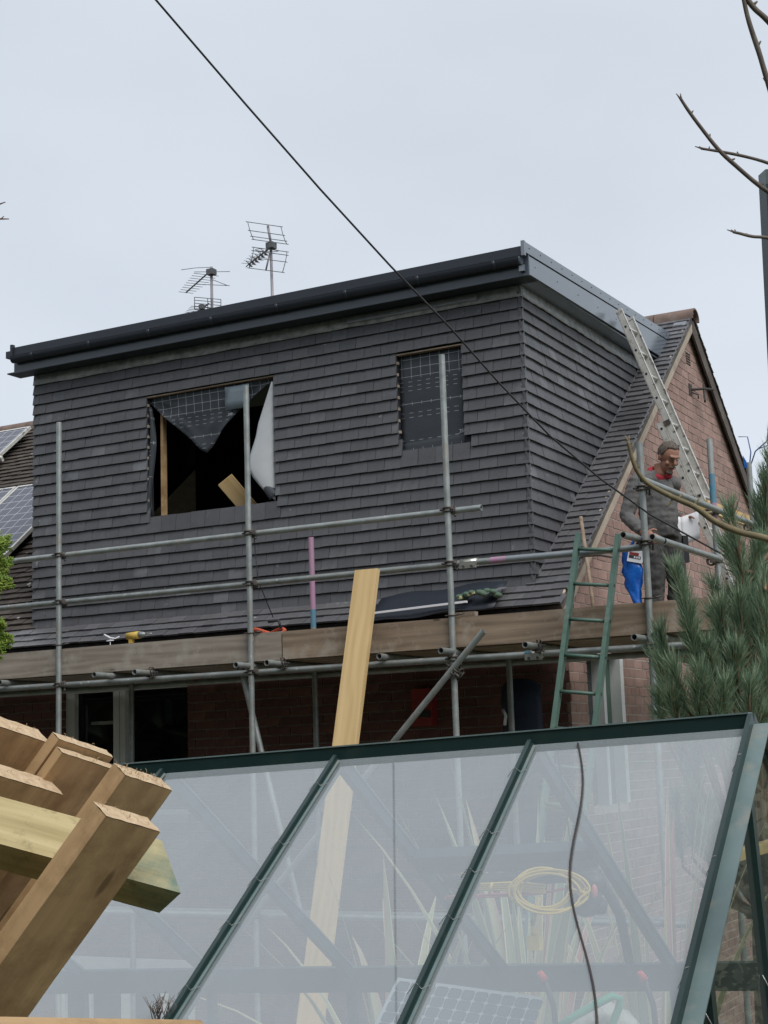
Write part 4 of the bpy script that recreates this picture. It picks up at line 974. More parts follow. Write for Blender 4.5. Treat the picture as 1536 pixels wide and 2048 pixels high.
def hand(wrist, dirn, palmn, curl, thumb_side):
    d = V(dirn).normalized(); n = V(palmn); n = (n-d*n.dot(d)).normalized(); sd_ = d.cross(n)*thumb_side
    pc = wrist+d*.045; Mh = Matrix((sd_,d,n)).transposed(); body.ball(pc,(.040,.050,.017),12,8,Mh)
    for i,(o_,ln) in enumerate(((.030,.070),(.010,.080),(-.011,.074),(-.030,.056))):
        b = pc+sd_*o_+d*.035; p = [b]; ang = 0; dd = d
        for k_,seg in enumerate((.45,.32,.23)):
            ang += curl*(.8+.15*i*.3); dd = d*math.cos(ang)+n*math.sin(ang); p.append(p[-1]+dd*ln*seg)
        body.path(p,[.0095,.009,.008,.007],8)
    b = pc+sd_*.030-d*.015; body.path([b,b+sd_*.03+d*.022+n*.008,b+sd_*.036+d*.052+n*.022],[.012,.011,.0085],8)
hand(haR, (hd*.7+lf*.35-V((0,0,.45))), (lf*.9-V((0,0,.3))), .45, 1)
hand(haL, (hd*.55+lf*.55-V((0,0,.25))), (-lf*.5-V((0,0,.8))), .55, -1)
bodyo = remesh(body, .0055, 'body', M['skin'], per)
sw_ = MB()
addmesh(sw_, skin([(0,1),(1,2),(2,3),(3,4)],[(pl(0,0,.885),(.168,.125)),(pl(0,0,1.0),(.178,.135)),(pl(0,0,1.18),(.182,.130)),(pl(0,.005,1.31),(.150,.105)),(pl(0,.03,1.385),(.072,.07))]))
for p in ((shR,elR,haR),(shL,elL,haL)):
    chain(sw_,[pl(0,.0,1.355),p[0].lerp(pl(0,0,1.355),.45),p[0]],[.085,.085,.078])
    e = p[1].lerp(p[2],.88); chain(sw_,[p[0]+V((0,0,.005)),p[0].lerp(p[1],.3),p[0].lerp(p[1],.6),p[1],p[1].lerp(p[2],.4),e.lerp(p[1],.12),e],[.080,.078,.070,.062,.060,.050,.046]); sw_.ball(p[0]-V((0,0,.01)),.079,12,8)
swo = remesh(sw_, .008, 'sweater', M['sweater'], per)
def wrinkle(o, amp, sc):
    me = o.data; no = [V(q.vector) for q in me.vertex_normals]; co = []
    for v,n_ in zip(me.vertices,no):
        p = v.co+n_*amp*(noise.noise(V((v.co.x*sc*.6,v.co.y*sc*.6,v.co.z*sc*1.6)))+.5*noise.noise(v.co*sc*2.2)); co += [p.x,p.y,p.z]
    me.vertices.foreach_set('co', co); me.update()
wrinkle(swo,.009,15)
tr = MB(); chain(tr,[pl(0,0,.86),pl(0,0,.93),pl(0,0,1.0)],[.155,.160,.150])
for s in (-1,1):
    h,k_,a = legs[s]; chain(tr,[h+V((0,0,-.0)),h.lerp(k_,.4),k_,k_.lerp(a,.5),a+V((0,0,.02))],[.105,.098,.082,.080,.078])
tro = remesh(tr, .010, 'trousers', M['trouser'], per); wrinkle(tro,.010,15)
for s in (-1,1):
    a = legs[s][2]; t = MB(); t.path([a+V((0,0,.07)),a+V((0,0,.0)),a-V((0,0,.05))],[.056,.056,.055],10); t.path([a-V((0,0,.035))-hd*.05,a-V((0,0,.04))+hd*.10,a-V((0,0,.055))+hd*.20],[.05,.047,.036],10); obj('boot', t, M['boot'], per)
# neckerchief
t = MB(); t.path([pl(0,.03,1.395)+V((.0,0,.012*math.sin(a)))+hl*.074*math.cos(a)+hf*.070*math.sin(a)*1.0+V((0,0,-.03*math.sin(a))) for a in [2*math.pi*i/18 for i in range(19)]],[.017+.003*math.sin(i*1.3) for i in range(19)],8,flat=1.5); t.ball(pl(.03,.115,1.365),(.035,.03,.03),8,6); obj('neckerchief', t, M['scarf'], per)
# hair cap, beard, brows, moustache
t = MB(); rows = []
for i in range(11):
    th = math.pi*.60*i/10; row = []
    for j in range(25):
        a = 2*math.pi*j/24; ff = math.cos(a); lim = .60 if ff < .1 else (.60-.33*min(1,(ff-.1)/.45)); lim += .035*noise.noise(V((j*1.7,0,6)))
        th2 = math.pi*lim*i/10; r_ = (.003+.007*noise.noise(V((i*1.3,j*1.3,3))))*(1-.8*(i/10)**3)
        row.append(head+hu*.032+hl*(.080+r_)*math.sin(th2)*math.sin(a)+hf*(.101+r_)*math.sin(th2)*math.cos(a)+hu*(.100+r_)*math.cos(th2))
    rows.append(row)
t.grid(rows); obj('hair', t, M['hair'], per, thick=.003)
t = MB(); t.path([hp(-.030,.098,-.052),hp(0,.108,-.046),hp(.030,.098,-.052)],[.006,.009,.006],7); t.ball(hp(0,.082,-.100),(.034,.022,.020),10,7,HM); obj('beard', t, M['beard'], per)
for s in (-1,1):
    t = MB(); t.path([hp(.018*s,.103,.030),hp(.035*s,.098,.034),hp(.050*s,.085,.028)],[.004,.0045,.003],6); obj('eyebrow', t, M['hair'], per)
    t = MB(); t.path([hp(.020*s,.094,.008),hp(.034*s,.093,.006),hp(.048*s,.084,.008)],[.003,.004,.003],6); obj('eyelid', t, M['hair'], per)
t = MB(); t.path([hp(-.020,.100,-.064),hp(0,.105,-.064),hp(.020,.100,-.064)],[.003,.004,.003],6); obj('mouth', t, M['scarf'], per)
t = MB(); Mx = frame(pl(.17,.06,.80),lf,hd,(0,0,1)); t.box((-.02,-.05,-.14),(.035,.05,.08)); obj('tool_pouch', t, M['boot'], per, Mx)
# notebook held open in the left hand
ir = V((.88,.47,0)).normalized(); tocam = V((.28,-.96,0))
nb = thing('notebook', 'open white notebook held out in the man\'s left hand', 'notebook', haL)
sp = haL-ir*.035-V((0,0,.115))+tocam*.05
def page(w0, sg, out):
    rows = []
    for i in range(7):
        f = i/6; rows.append([sp+ir*(sg*w0*f)+tocam*(out*f-.012*math.sin(math.pi*f))+V((0,0,lerp(-.115,.115,j/4)+.045*f*(1 if sg>0 else .4))) for j in range(5)])
    b = MB(); b.grid(rows); return b
obj('right_page', page(.15,1,.02), M['paper'], nb, thick=.004); obj('left_page', page(.085,-1,.07), M['paper'], nb, thick=.004)
# blue sack and white tub hanging beside him
bs = thing('plastic_sack', 'crumpled bright blue plastic sack hanging beside the man\'s leg', 'sack', (-4.06,11.85,1.62))
t = MB(); rows = []
for i in range(17):
    f = i/16; z = lerp(1.62,1.10,f); cx = -4.085+.085*f+.015*math.sin(f*7); wd = .034+.046*math.sin(math.pi*min(1,f*1.15+.1))*(1-.25*f)
    rows.append([V((cx+wd*math.cos(a)*(1+.55*noise.noise(V((f*5,j*.9,2)))), 11.83+.04*math.sin(a)*(1+.5*noise.noise(V((f*6,j*.7,8)))), z+.012*noise.noise(V((j*1.1,f*4,5))))) for j,a in enumerate([2*math.pi*j/16 for j in range(17)])])
t.grid(rows); obj('bag', t, M['bluebag'], bs); t = MB(); t.path([(-4.085,11.83,1.61),(-4.03,11.84,1.70),(-4.0,11.86,1.74)],[.02,.012,.009],7); obj('neck', t, M['bluebag'], bs)
wt = thing('white_tub', 'small white tub with red and black label below the man\'s right hand', 'tub', (-3.99,11.76,1.53))
Mx = frame((-4.07,11.76,1.535),V((.90,.35,-.22)).normalized(),V((-.33,.93,.05)).normalized(),V((.22,.02,.97)).normalized())
t = MB(); t.box((0,0,0),(.125,.05,.10)); t.box((.02,.01,.10),(.07,.04,.125)); obj('tub', t, M['paper'], wt, Mx)
t = MB(); t.box((.010,-.003,.055),(.085,-.001,.078)); obj('red_stripe', t, M['red'], wt, Mx)
t = MB(); t.box((.010,-.003,.030),(.105,-.001,.052)); obj('black_stripe', t, M['blacktool'], wt, Mx)
for i in range(3):
    t = MB(); t.box((.050+i*.018,-.0045,.034),(.062+i*.018,-.0032,.048)); obj('label_mark', t, M['paper'], wt, Mx)

# ================================================================ GREENHOUSE
GA = V((-1.096,4.090,.065)); ge = V((.9986,.038,.0378)).normalized(); gr1 = V((-.0524,.8352,.5475)); gr1 = (gr1-ge*gr1.dot(ge)).normalized()
gn = ge.cross(gr1); wv_ = V((ge.y,-ge.x,0)).normalized()                    # wv_: horizontal, towards the camera
gr2 = gr1-wv_*2*gr1.dot(wv_); gr2 = (gr2-ge*gr2.dot(ge)).normalized(); gn2 = gr2.cross(ge)
gd = (V((0,0,-1))-ge*V((0,0,-1)).dot(ge)).normalized()
NB, BAY, RL = 6, .622, 1.40
gh = thing('greenhouse', 'dark green aluminium greenhouse with glass roof hazed by dust and painted sky sheen in the foreground', 'greenhouse', GA+V((-1.8,0,-2.1)))
F1 = lambda k: frame(GA+ge*k, ge, gr1, gn)          # local: x along ridge, y up the near slope, z out
F2 = lambda k: frame(GA+ge*k, ge, gr2, gn2)
LEN = NB*BAY
def gpart(name, a, b, Mx, m='ghframe', parent=gh): t = MB(); t.box(a,b); return obj(name, t, M[m], parent, Mx)
FV = frame(GA, ge, -wv_, -gd)                        # x along ridge, y away from camera, z up
gpart('ridge_bar', (-LEN-.02,-.012,-.026),(-.004,.030,.030), FV); gpart('ridge_lip', (-LEN-.02,-.016,.030),(-.002,.034,.034), FV, 'ghflange')
gpart('ridge_flange', (-LEN,-.030,-.014),(-.03,-.002,-.010), F1(0), 'rubber')
for i in range(NB+1):
    k = -BAY*i
    for Fm,nm in ((F1,'glazing_bar'),(F2,'rear_glazing_bar')):
        if i: 
            o = gpart(nm, (-.012,-RL,-.030),(.012,-.022,.010), Fm(k)); gpart('bar_cap', (-.006,-RL,.010),(.006,-.016,.020), Fm(k), 'ghframe', o)
            gpart('bar_seal', (.0122,-RL,.0065),(.0195,-.03,.0095), Fm(k), 'ghflange', o)
        else:
            o = gpart(nm, (-.004,-RL,-.030),(.008,.004,.034), Fm(k)); gpart('edge_flange', (.0082,-RL,.004),(.052,-.008,.008), Fm(k), 'ghflange', o)
for i in range(NB):
    k = -BAY*i
    for Fm,nm,m in ((F1,'roof_pane','ghglass'),(F2,'rear_roof_pane','ghglassback')):
        t = MB(); x0,x1 = -BAY+.0125,-.0125; t.add([(x0,-RL,0),(x1,-RL,0),(x1,-.015,0),(x0,-.015,0)],[(0,1,2,3)]); obj(nm, t, M[m], gh, Fm(k))
# W-shaped wire glazing clips
for i in range(1,4):
    for y in (-.16,-.44,-.60,-.78,-1.02):
        t = MB(); t.path([(-.024,y-.016,.006),(-.012,y+.008,.014),(0,y,.0215),(.012,y-.008,.014),(.024,y+.014,.006)],.0008,4); obj('wire_clip', t, M['wire'], gh, F1(-BAY*i))
for y in (-.20,-.62,-1.0):
    t = MB(); t.path([(-.02,y-.02,.004),(-.008,y,.02),(0,y+.008,.036),(.006,y+.012,.034)],.0009,4); obj('wire_clip', t, M['wire'], gh, F1(0))
# eaves, walls, gables
eN, eF = GA-gr1*RL, GA-gr2*RL
HW = 1.30
for e0,nm,sg in ((eN,'eaves_bar',-1),(eF,'rear_eaves_bar',1)):
    Mx = frame(e0,ge,-wv_,-gd); gpart(nm,(-LEN,-.03,-.075),(.01,.03,.015),Mx)
    for i in range(NB+1): gpart('wall_post',(-BAY*i-.014,-.018,-HW),(-BAY*i+.014,.018,-.076),Mx)
    gpart('sill_bar',(-LEN,-.03,-HW-.05),(.01,.03,-HW-.001),Mx)
    for i in range(NB):
        t = MB(); t.add([(-BAY*(i+1)+.0145,0,-HW),(-BAY*i-.0145,0,-HW),(-BAY*i-.0145,0,-.077),(-BAY*(i+1)+.0145,0,-.077)],[(0,1,2,3)]); obj('wall_pane', t, M['ghglassback' if sg>0 else 'ghglassend'], gh, Mx)
# roof vent frame on the far slope and its stay
gpart('vent_bar',(-BAY*2+.02,-.60,-.035),(-BAY-.02,-.545,.0),F2(0)); gpart('vent_bar',(-BAY*2+.02,-.66,-.030),(-BAY-.02,-.61,-.005),F2(0),'ghframe')
# right-hand gable end: x = 0 plane, y from far eave to near eave
Wg = (eN-eF).length; FG = frame(eF,(eN-eF).normalized(),-gd,ge)              # local x towards the camera, y up
def gg(p): return p
RH = -gd.dot(GA-eF) if False else (GA-eF).dot(-gd)
gpart('gable_rail',(0.03,-.045,-.015),(Wg-.03,0,.012),FG); gpart('gable_sill',(0,-HW-.05,-.02),(Wg,-HW,.012),FG)
for f in (.30,.56,.80):
    hgt = RH*(1-abs(f-.5)*2)
    gpart('gable_bar',(Wg*f-.018,-HW,-.014),(Wg*f+.018,-.046,.014),FG); gpart('gable_bar',(Wg*f-.018,.001,-.014),(Wg*f+.018,hgt-.05,.014),FG)
    for y in (-.2,-.55,.12):
        if y < hgt-.1: t = MB(); t.path([(Wg*f-.05,y-.04,.004),(Wg*f-.015,y,.02),(Wg*f+.015,y-.03,.02),(Wg*f+.05,y+.03,.004)],.0013,4); obj('wire_clip', t, M['wire'], gh, FG)
t = MB(); t.add([(0,0,0),(Wg,0,0),(Wg/2,RH-.02,0)],[(0,1,2)]); obj('gable_pane', t, M['ghglassend'], gh, FG)
t = MB(); t.add([(0,-HW,0),(Wg,-HW,0),(Wg,-.045,0),(0,-.045,0)],[(0,1,2,3)]); obj('gable_pane', t, M['ghglassend'], gh, FG)
t = MB(); t.box((.10,.42,-.10),(Wg*.55,.445,-.05)); obj('wooden_batten', t, M['newwood'], gh, FG)
mb = MB(); mb.prism([GA+ge*.05+gd*q+wv_*s for q,s in ((1.9,1.35),(2.15,1.35),(2.15,-1.35),(1.9,-1.35))], -ge*(LEN+.1)); obj('base_plinth', mb, M['patio'], gh)

# brown wire lying down the roof glass
pts = []
for i in range(25):
    f = i/24; x = lerp(-.478,-.165,f)+.018*math.sin(f*9)-.020*math.sin(f*3.1); pts.append(F1(0)@V((x,lerp(-.032,-1.20,f),.0045)))
t = MB(); t.path(pts,.0028,6); tag(obj('brown_wire', t, M['brownwire'], None), 'thin dark wire trailing down the right greenhouse roof pane', 'wire')
# measured spot: picture position (1536 x 2048 photograph) plus distance in metres -> point of the place
def at(x, y, d): return rt2*((x-768)/FPX*d)-up2*((y-1024)/FPX*d)+fw*d
# ================================================================ THINGS INSIDE AND BEHIND THE GREENHOUSE
bench = thing('potting_bench', 'slatted bench inside the greenhouse under the stored solar panel', 'bench', GA+V((-.6,.55,-2.1)))
for i in range(5):
    t = MB(); t.box((-1.9,.30+i*.115,-.955),(-.08,.395+i*.115,-.930)); obj('slat', t, M['board'], bench, FV)
for x in (-1.85,-.15):
    for y in (.34,.80):
        t = MB(); t.box((x-.02,y-.02,-2.05),(x+.02,y+.02,-.956)); obj('leg', t, M['board'], bench, FV)
sp_ = thing('solar_panel', 'small solar panel with rounded cells stored inside the greenhouse', 'solar panel', at(960,2060,4.75))
p0, p1, p2 = at(1085,1994,4.75), at(795,1955,4.95), at(1070,2110,4.55)
ux = (p0-p1).normalized(); uy = (p0-p2); uy = (uy-ux*uy.dot(ux)).normalized(); uz = ux.cross(uy)
Mx = frame(p1-uy*.30,ux,uy,uz); Lx = (p0-p1).length
t = MB(); t.box((0,0,-.006),(Lx,.30,0)); obj('backing', t, mat('panel_pale_backing',(.34,.38,.41),(.30,.34,.37),.5), sp_, Mx)
cw = .0445
for i in range(int(Lx/cw)):
    for j in range(6):
        t = MB(); x0,y0 = i*cw+.012, .29-(j+1)*cw; c_ = .006; x1,y1 = x0+cw-.004, y0+cw-.004
        t.prism([(x0+c_,y0,.0005),(x1-c_,y0,.0005),(x1,y0+c_,.0005),(x1,y1-c_,.0005),(x1-c_,y1,.0005),(x0+c_,y1,.0005),(x0,y1-c_,.0005),(x0,y0+c_,.0005)],(0,0,.0015)); obj('cell', t, M['bluedark'], sp_, Mx)
# garden blower bar with motor head, hung from the ridge; yellow extension lead coiled over it
bl = thing('garden_strimmer', 'dark garden power tool slung across the greenhouse behind the glass', 'tool', at(1040,1760,4.75))
t = MB(); t.path([at(893,1768,4.9),at(930,1762,4.85),at(1130,1752,4.75),at(1200,1752,4.7)],[.016,.021,.021,.024],10); obj('shaft', t, M['blacktool'], bl)
t = MB(); t.ball(at(1172,1795,4.7),(.052,.05,.060),12,9); t.ball(at(1185,1765,4.7),(.045,.04,.035),10,8); t.path([at(1190,1810,4.7),at(1212,1816,4.7)],[.03,.02],8); t.path([at(1200,1755,4.7),at(1240,1830,4.75),at(1262,1940,4.8)],[.018,.016,.014],8); obj('motor_head', t, M['blacktool'], bl)
t = MB(); t.ball(at(1189,1783,4.65),(.010,.012,.022),8,6); obj('red_button', t, M['pinklead'], bl)
t = MB(); t.path([at(905,1764,4.88),at(878,1700,4.95),GA+ge*(-BAY*2)-gr2*.55-gn2*.03],.0015,5); t.path([at(1150,1750,4.75),GA+ge*(-.55)+gd*.03],.003,5); obj('hanging_cord', t, M['rubber'], bl)
yl = thing('extension_lead', 'coiled yellow extension lead hanging behind the greenhouse glass', 'cable', at(1120,1780,4.66))
t = MB(); pts = []
for i in range(181):
    a = 2*math.pi*i/30; k = i/180; q_ = i//30; c = at(1095+10*math.sin(q_*2.1),1781+6*math.cos(q_*1.7),4.62+.04*k)
    pts.append(c+rt2*(.100+.022*math.sin(q_*2.4))*math.cos(a)-up2*(-.056-.014*math.sin(q_*3.1))*math.sin(a)+fw*.02*math.sin(a))
t.path(pts,.0042,6); obj('coil', t, M['yellowlead'], yl)
for dy,m in ((0,'yellowlead'),(5,'yellowlead'),(10,'yellowlead'),(-5,'yellowlead')):
    t = MB(); t.path([at(1090,1775+dy,4.66),at(1030,1770+dy,4.72),at(960,1772+dy*.7,4.80),at(920,1752+dy,4.85),at(950,1748,4.83)],.0042,6); obj('loop', t, M[m], yl)
for x in (985,1030):
    t = MB(); t.path([at(x,1766,4.72),at(x-4,1775,4.70),at(x-6,1788,4.72)],.005,6); obj('tie', t, M['yellowlead'], yl)
t = MB(); t.path([at(1078,1795,4.64),at(1073,1820,4.64),at(1068,1850,4.64)],.0045,6); obj('tail', t, M['yellowlead'], yl)
t = MB(); t.path([at(1068,1852,4.64),at(1068,1870,4.64)],[.008,.011],8); t.box((-.020,-.014,-.05),(.020,.014,-.008),Matrix.Translation(at(1068,1866,4.64))); obj('plug', t, M['yellowlead'], yl)
t = MB(); t.path([at(890,1798,4.8),at(980,1793,4.76),at(1070,1788,4.7),at(1130,1778,4.66)],.0042,6); t.path([at(890,1794,4.8),at(980,1789,4.76),at(1060,1784,4.7)],.004,6); tag(obj('red_lead', t, M['pinklead'], None), 'thin red lead running beside the yellow coil', 'cable')
for x,y,lb in ((1083,1952,'left'),(1283,1952,'right')):
    h_ = thing('hand_tool', f'{lb} one of two red tipped hand tools inside the greenhouse', 'hand tool', at(x,y,4.5))
    t = MB(); t.path([at(x-4,y-8,4.5),at(x+6,y+8,4.5)],[.009,.013],8); obj('red_grip', t, M['redbright'], h_)
    t = MB(); t.path([at(x+6,y+8,4.5),at(x+24,y+60,4.5),at(x+30,y+120,4.5)],.009,7); obj('shaft', t, M['blacktool'], h_)
t = MB(); t.path([at(1110,2060,4.55),at(1150,2032,4.55),at(1195,2008,4.55),at(1226,1992,4.55),at(1240,1998,4.55),at(1237,2018,4.55),at(1226,2045,4.55),at(1220,2090,4.55)],.012,9); tag(obj('garden_hose', t, M['greenhose'], None), 'bright green hose looped low inside the greenhouse', 'hose')
t = MB(); rows = []
for i in range(13):
    a = math.pi*i/12; rows.append([at(lerp(1125,1285,j/12),1998+55*abs(j/6-1)**1.5+ (1-math.sin(a))*45,4.75+.16*math.cos(a))+V((0,0,.02*noise.noise(V((i*.8,j*.7,4))))) for j in range(13)])
t.grid(rows); tag(obj('plastic_sack', t, M['sack'], None, thick=.003), 'crumpled clear plastic sack behind the green hose', 'sack')
# flax (phormium) clumps behind the greenhouse
def flax(label, base, n, hmin, hmax, spread, seed):
    rr = random.Random(seed); base = V(base); base.z = gz(base.x,base.y)
    root = thing('flax_plant', label, 'plant', base, 'flax clumps behind the greenhouse')
    for i in range(n):
        a = rr.uniform(0,2*math.pi); ln = rr.uniform(hmin,hmax); sp = rr.uniform(.1,1)*spread; wd = rr.uniform(.030,.050)
        d = V((math.cos(a),math.sin(a),0)); side = V((-d.y,d.x,0)); side = (side+d*rr.uniform(-.6,.6)).normalized()
        mid = []; b0 = base+d*.06
        for k in range(10):
            f = k/9; mid.append(b0+d*(sp*ln*f**1.8)+V((0,0,ln*f-.5*sp*ln*f**2.6)))
        for part,u0,u1,m in (('leaf',-.72,.72,'phorm'),('e1',.70,1.0,'phormcream'),('e2',-1.0,-.70,'phormcream')):
            if part == 'leaf': t = MB()
            t2 = t if part == 'leaf' else MB(); t2.cur = rr.random(); rows = []
            for k,p in enumerate(mid):
                f = k/9; w_ = wd*(.55+.45*math.sin(math.pi*min(1,f*1.2+.1)))*(1-f**5)
                rows.append([p+side*(w_*u)+d*(-abs(u)*w_*.35+ (0 if part=='leaf' else .0015)) for u in ((u0,0,u1) if part=='leaf' else (u0,u1))])
            t2.grid(rows)
            if part == 'leaf': lf_ = obj('leaf', t2, M[m], root)
            else: obj('leaf_margin', t2, M[m], lf_)
flax('large cream striped flax clump behind the middle roof panes', at(1060,2060,6.3), 30, 1.5, 2.25, .42, 3)
flax('pink flushed flax clump behind the right roof pane', at(1310,2050,6.2), 18, 1.4, 2.1, .35, 11)
flax('flax clump leaning beside the plank behind the glass', at(800,2080,6.6), 20, 1.2, 1.85, .75, 5)

# ================================================================ SAWN TIMBERS (lower left, near the camera)
ta_, tw_, tu_ = V((.604,.158,.781)).normalized(), V((.046,.972,-.232)), V((-.796,.176,.58))
tw_ = (tw_-ta_*tw_.dot(ta_)).normalized(); tu_ = ta_.cross(tw_); tu_ = tu_ if tu_.x < 0 else -tu_
def timber(label, corner, L, W=.148, T=.043, ragged=0, m='timber', rot=0):
    a = (Quaternion(tw_,rot)@ta_) if rot else ta_; u_ = (Quaternion(tw_,rot)@tu_) if rot else tu_
    root = thing('sawn_timber', label, 'timber', corner-a*L, 'sawn timbers stacked by the camera')
    Mx = frame(corner-a*L, a, tw_, u_); t = MB()
    n = 14; rows = []
    for i in range(n+1):
        x = L*i/n; j = lambda q: .0012*noise.noise(V((x*9,q,L)))
        rows.append([V((x,0+j(1),0+j(2))),V((x,W+j(3),0+j(4))),V((x,W+j(5),T+j(6))),V((x,0+j(7),T+j(8))),V((x,0+j(1),0+j(2)))])
    t.grid(rows); t.sm = [False]*len(t.sm); t.add([rows[0][k] for k in range(4)],[(3,2,1,0)]); obj('timber', t, M[m], root, Mx)
    t = MB(); g_ = [[V((L+.0015+.0015*noise.noise(V((i*1.7,j*1.9,L))), W*i/8, T*j/4)) for j in range(5)] for i in range(9)]; t.grid(g_); obj('end_grain', t, M['endgrain'], root, Mx)
    if ragged:
        t = MB()
        for i in range(ragged):
            y = W*random.random()*.9; z = T*random.random(); p = V((L,y,z)); d = V((random.uniform(.3,1),random.uniform(-1,1),random.uniform(-1,1)))*.009
            t.path([p,p+d*.5+V((.003,0,.002)),p+d],.0004,4)
        stuff(obj('frayed_fibres', t, M['endgrain'], root, Mx))
timber('front sawn timber crossing over the mitred rail', at(211.5,1633,2.615), 1.5, ragged=12)
timber('sawn timber with frayed end just behind the front one', at(250,1551,3.04), 1.5, W=.150, ragged=60)
timber('split sawn timber between the frayed one and the left ones', at(124,1506,3.12), 1.3, W=.170, T=.023, ragged=10)
timber('thin board laid against the split sawn timber', at(124,1506,3.12)+tu_*.029+ta_*.014, 1.3, W=.170, T=.027, ragged=6)
timber('upper left sawn timber cut off by the picture edge', at(-22,1447,3.10), 1.2, W=.180, T=.052, ragged=8)
timber('lower left sawn timber in front of the upper left one', at(-3,1552,2.97), 1.2, W=.184, T=.052, ragged=8)
# mitred cross rail, treated green, running under them
cz_ = (rt2*.965-up2*.262); pz = (-up2*-.965*-1); pz = (rt2*.262+up2*.965); psi = R(50)
d1 = pz*math.cos(psi)+fw*math.sin(psi); d2 = -pz*math.sin(psi)+fw*math.cos(psi)
c0 = at(362,1786,2.78)
Mx = frame(c0-cz_*.9, cz_, d1, d2); xr = thing('cross_rail', 'green stained rail with mitred end crossing behind the front timber', 'timber', c0-cz_*.9, 'sawn timbers stacked by the camera')
t = MB(); t.hexa([V(q) for q in ((0,0,0),(.9,0,0),(.835,.10,0),(0,.10,0),(0,0,.078),(.868,0,.078),(.80,.10,.078),(0,.10,.078))])
def treated():
    m,t_,o = newmat('treated_rail'); n = noisen(t_,30,5,stretch=(.06,1,1)); col = mixc(t_, ramp(t_,n,.3,.7), (.34,.27,.13), (.60,.50,.28))
    tc = N(t_,'ShaderNodeTexCoord'); s = N(t_,'ShaderNodeSeparateXYZ'); t_.links.new(tc.outputs['Object'],s.inputs[0]); n2 = noisen(t_,9,6,rough=.7)
    k = mathn(t_,'ADD', ramp(t_,s.outputs[0],.62,.90), mathn(t_,'MULTIPLY',mathn(t_,'SUBTRACT',n2,.62),2.2)); k = ramp(t_,k,.1,1.0)
    col = mixc(t_, mathn(t_,'MULTIPLY',k,.85), col, (.03,.16,.17)); n3 = noisen(t_,14,7,rough=.75)
    col = mixc(t_, ramp(t_,n3,.56,.76), col, (.13,.115,.045)); pbr(t_,o,col,.8,0,.3,n,.4,.004); return m
obj('rail', t, treated(), xr, Mx)
t = MB(); Mx,L = along(at(-60,2052,1.9),at(420,2058,2.1),tuple(fw)); t.box((0,-.03,-.10),(L,.03,.0)); tag(obj('fence_rail', t, M['timber'], None, Mx), 'orange brown rail end along the very bottom left', 'rail')
# dead grass tuft caught at a glazing bar
t = MB()
for i in range(26):
    b = F1(-BAY*2)@V((random.uniform(-.05,.0),-1.12+random.uniform(-.02,.02),.012)); t.path([b,b+V((random.uniform(-.02,.02),random.uniform(-.01,.01),.025)),b+V((random.uniform(-.03,.03),0,random.uniform(.035,.055)))],[.0012,.001,.0006],4)
tag(obj('dead_grass_tuft', t, M['twig'], None), 'small tuft of dead grass on the second glazing bar', 'grass tuft')

# ================================================================ CABLE, POST, TREES
cp = [(250,-72),(312,0),(490,207),(640,378),(780,531),(900,655),(1000,768),(1100,872),(1200,957),(1300,1029),(1440,1106),(1600,1185),(1700,1230)]
cp = [(x,y,8.2+2.9*i/12) for i,(x,y) in enumerate(cp)]
t = MB(); t.path([at(-600,-1100,6.0)]+[at(*p) for p in cp],.0062,8); tag(obj('overhead_cable', t, M['cable'], None), 'black overhead cable slanting across the sky and past the dormer', 'cable')
e_ = at(1700,1230,11.1); t = MB(); t.path([(e_.x,e_.y,gz(e_.x,e_.y)),(e_.x,e_.y,e_.z+.3)],.07,10); tag(obj('cable_post', t, M['board'], None), 'wooden post beyond the right edge carrying the overhead cable', 'post')
po = thing('metal_post', 'dark slate coloured post top at the upper right edge', 'post', at(1640,2300,3.3))
a_, b_ = at(1560,343,3.2), at(1588,900,3.2); dirp = (a_-b_).normalized(); bb_ = a_-dirp*3.6
Mx,L = along(bb_,a_,tuple(rt2)); t = MB(); t.box((0,-.038,-.03),(L-.03,.038,.03)); obj('post', t, M['post'], po, Mx); t = MB(); t.box((L-.03,-.038,-.03),(L,.038,.03)); obj('cap', t, M['ghflange'], po, Mx)
bt_ = thing('bare_tree', 'leafless tree whose grey twigs reach in at the right edge', 'tree', at(1690,2600,3.0))
D = 3.0
t = MB(); t.path([at(1700,2700,D),at(1690,2000,D),at(1680,1400,D),at(1670,900,D),at(1650,500,D),at(1630,200,D),at(1610,-150,D)],[.032,.029,.025,.020,.015,.010,.004],10); obj('trunk', t, M['twig'], bt_)
def branch(pts, r0, r1, m='twig', buds=True, d=D):
    t = MB(); P_ = [at(x,y,d) for x,y in pts]; n = len(P_); rr = [lerp(r0,r1,i/(n-1)) for i in range(n)]
    # smooth by inserting midpoints (Catmull-Rom)
    Q, W_ = [], []
    for i in range(n-1):
        p0_,p1_,p2_,p3_ = P_[max(i-1,0)],P_[i],P_[i+1],P_[min(i+2,n-1)]
        for k in range(4):
            f = k/4; Q.append(.5*((2*p1_)+(p2_-p0_)*f+(2*p0_-5*p1_+4*p2_-p3_)*f*f+(3*p1_-p0_-3*p2_+p3_)*f**3)); W_.append(lerp(rr[i],rr[i+1],f)*(1+.12*noise.noise(V((i+f,r0*99,1)))))
    Q.append(P_[-1]); W_.append(rr[-1]); t.path(Q,W_,8)
    if buds:
        for i in range(3,len(Q)-1,5): t.path([Q[i],Q[i]+(rt2*random.uniform(-1,1)+up2*random.uniform(.2,1)).normalized()*W_[i]*2.4],[W_[i]*.8,W_[i]*.3],5)
        tip = Q[-1]; dd = (Q[-1]-Q[-3]).normalized()
        for s in (-1,1): t.path([tip-dd*.004,tip+dd*.008+rt2*.004*s+up2*.003],[W_[-1]*.9,W_[-1]*.3],5)
    return obj('branch', t, M[m], bt_)
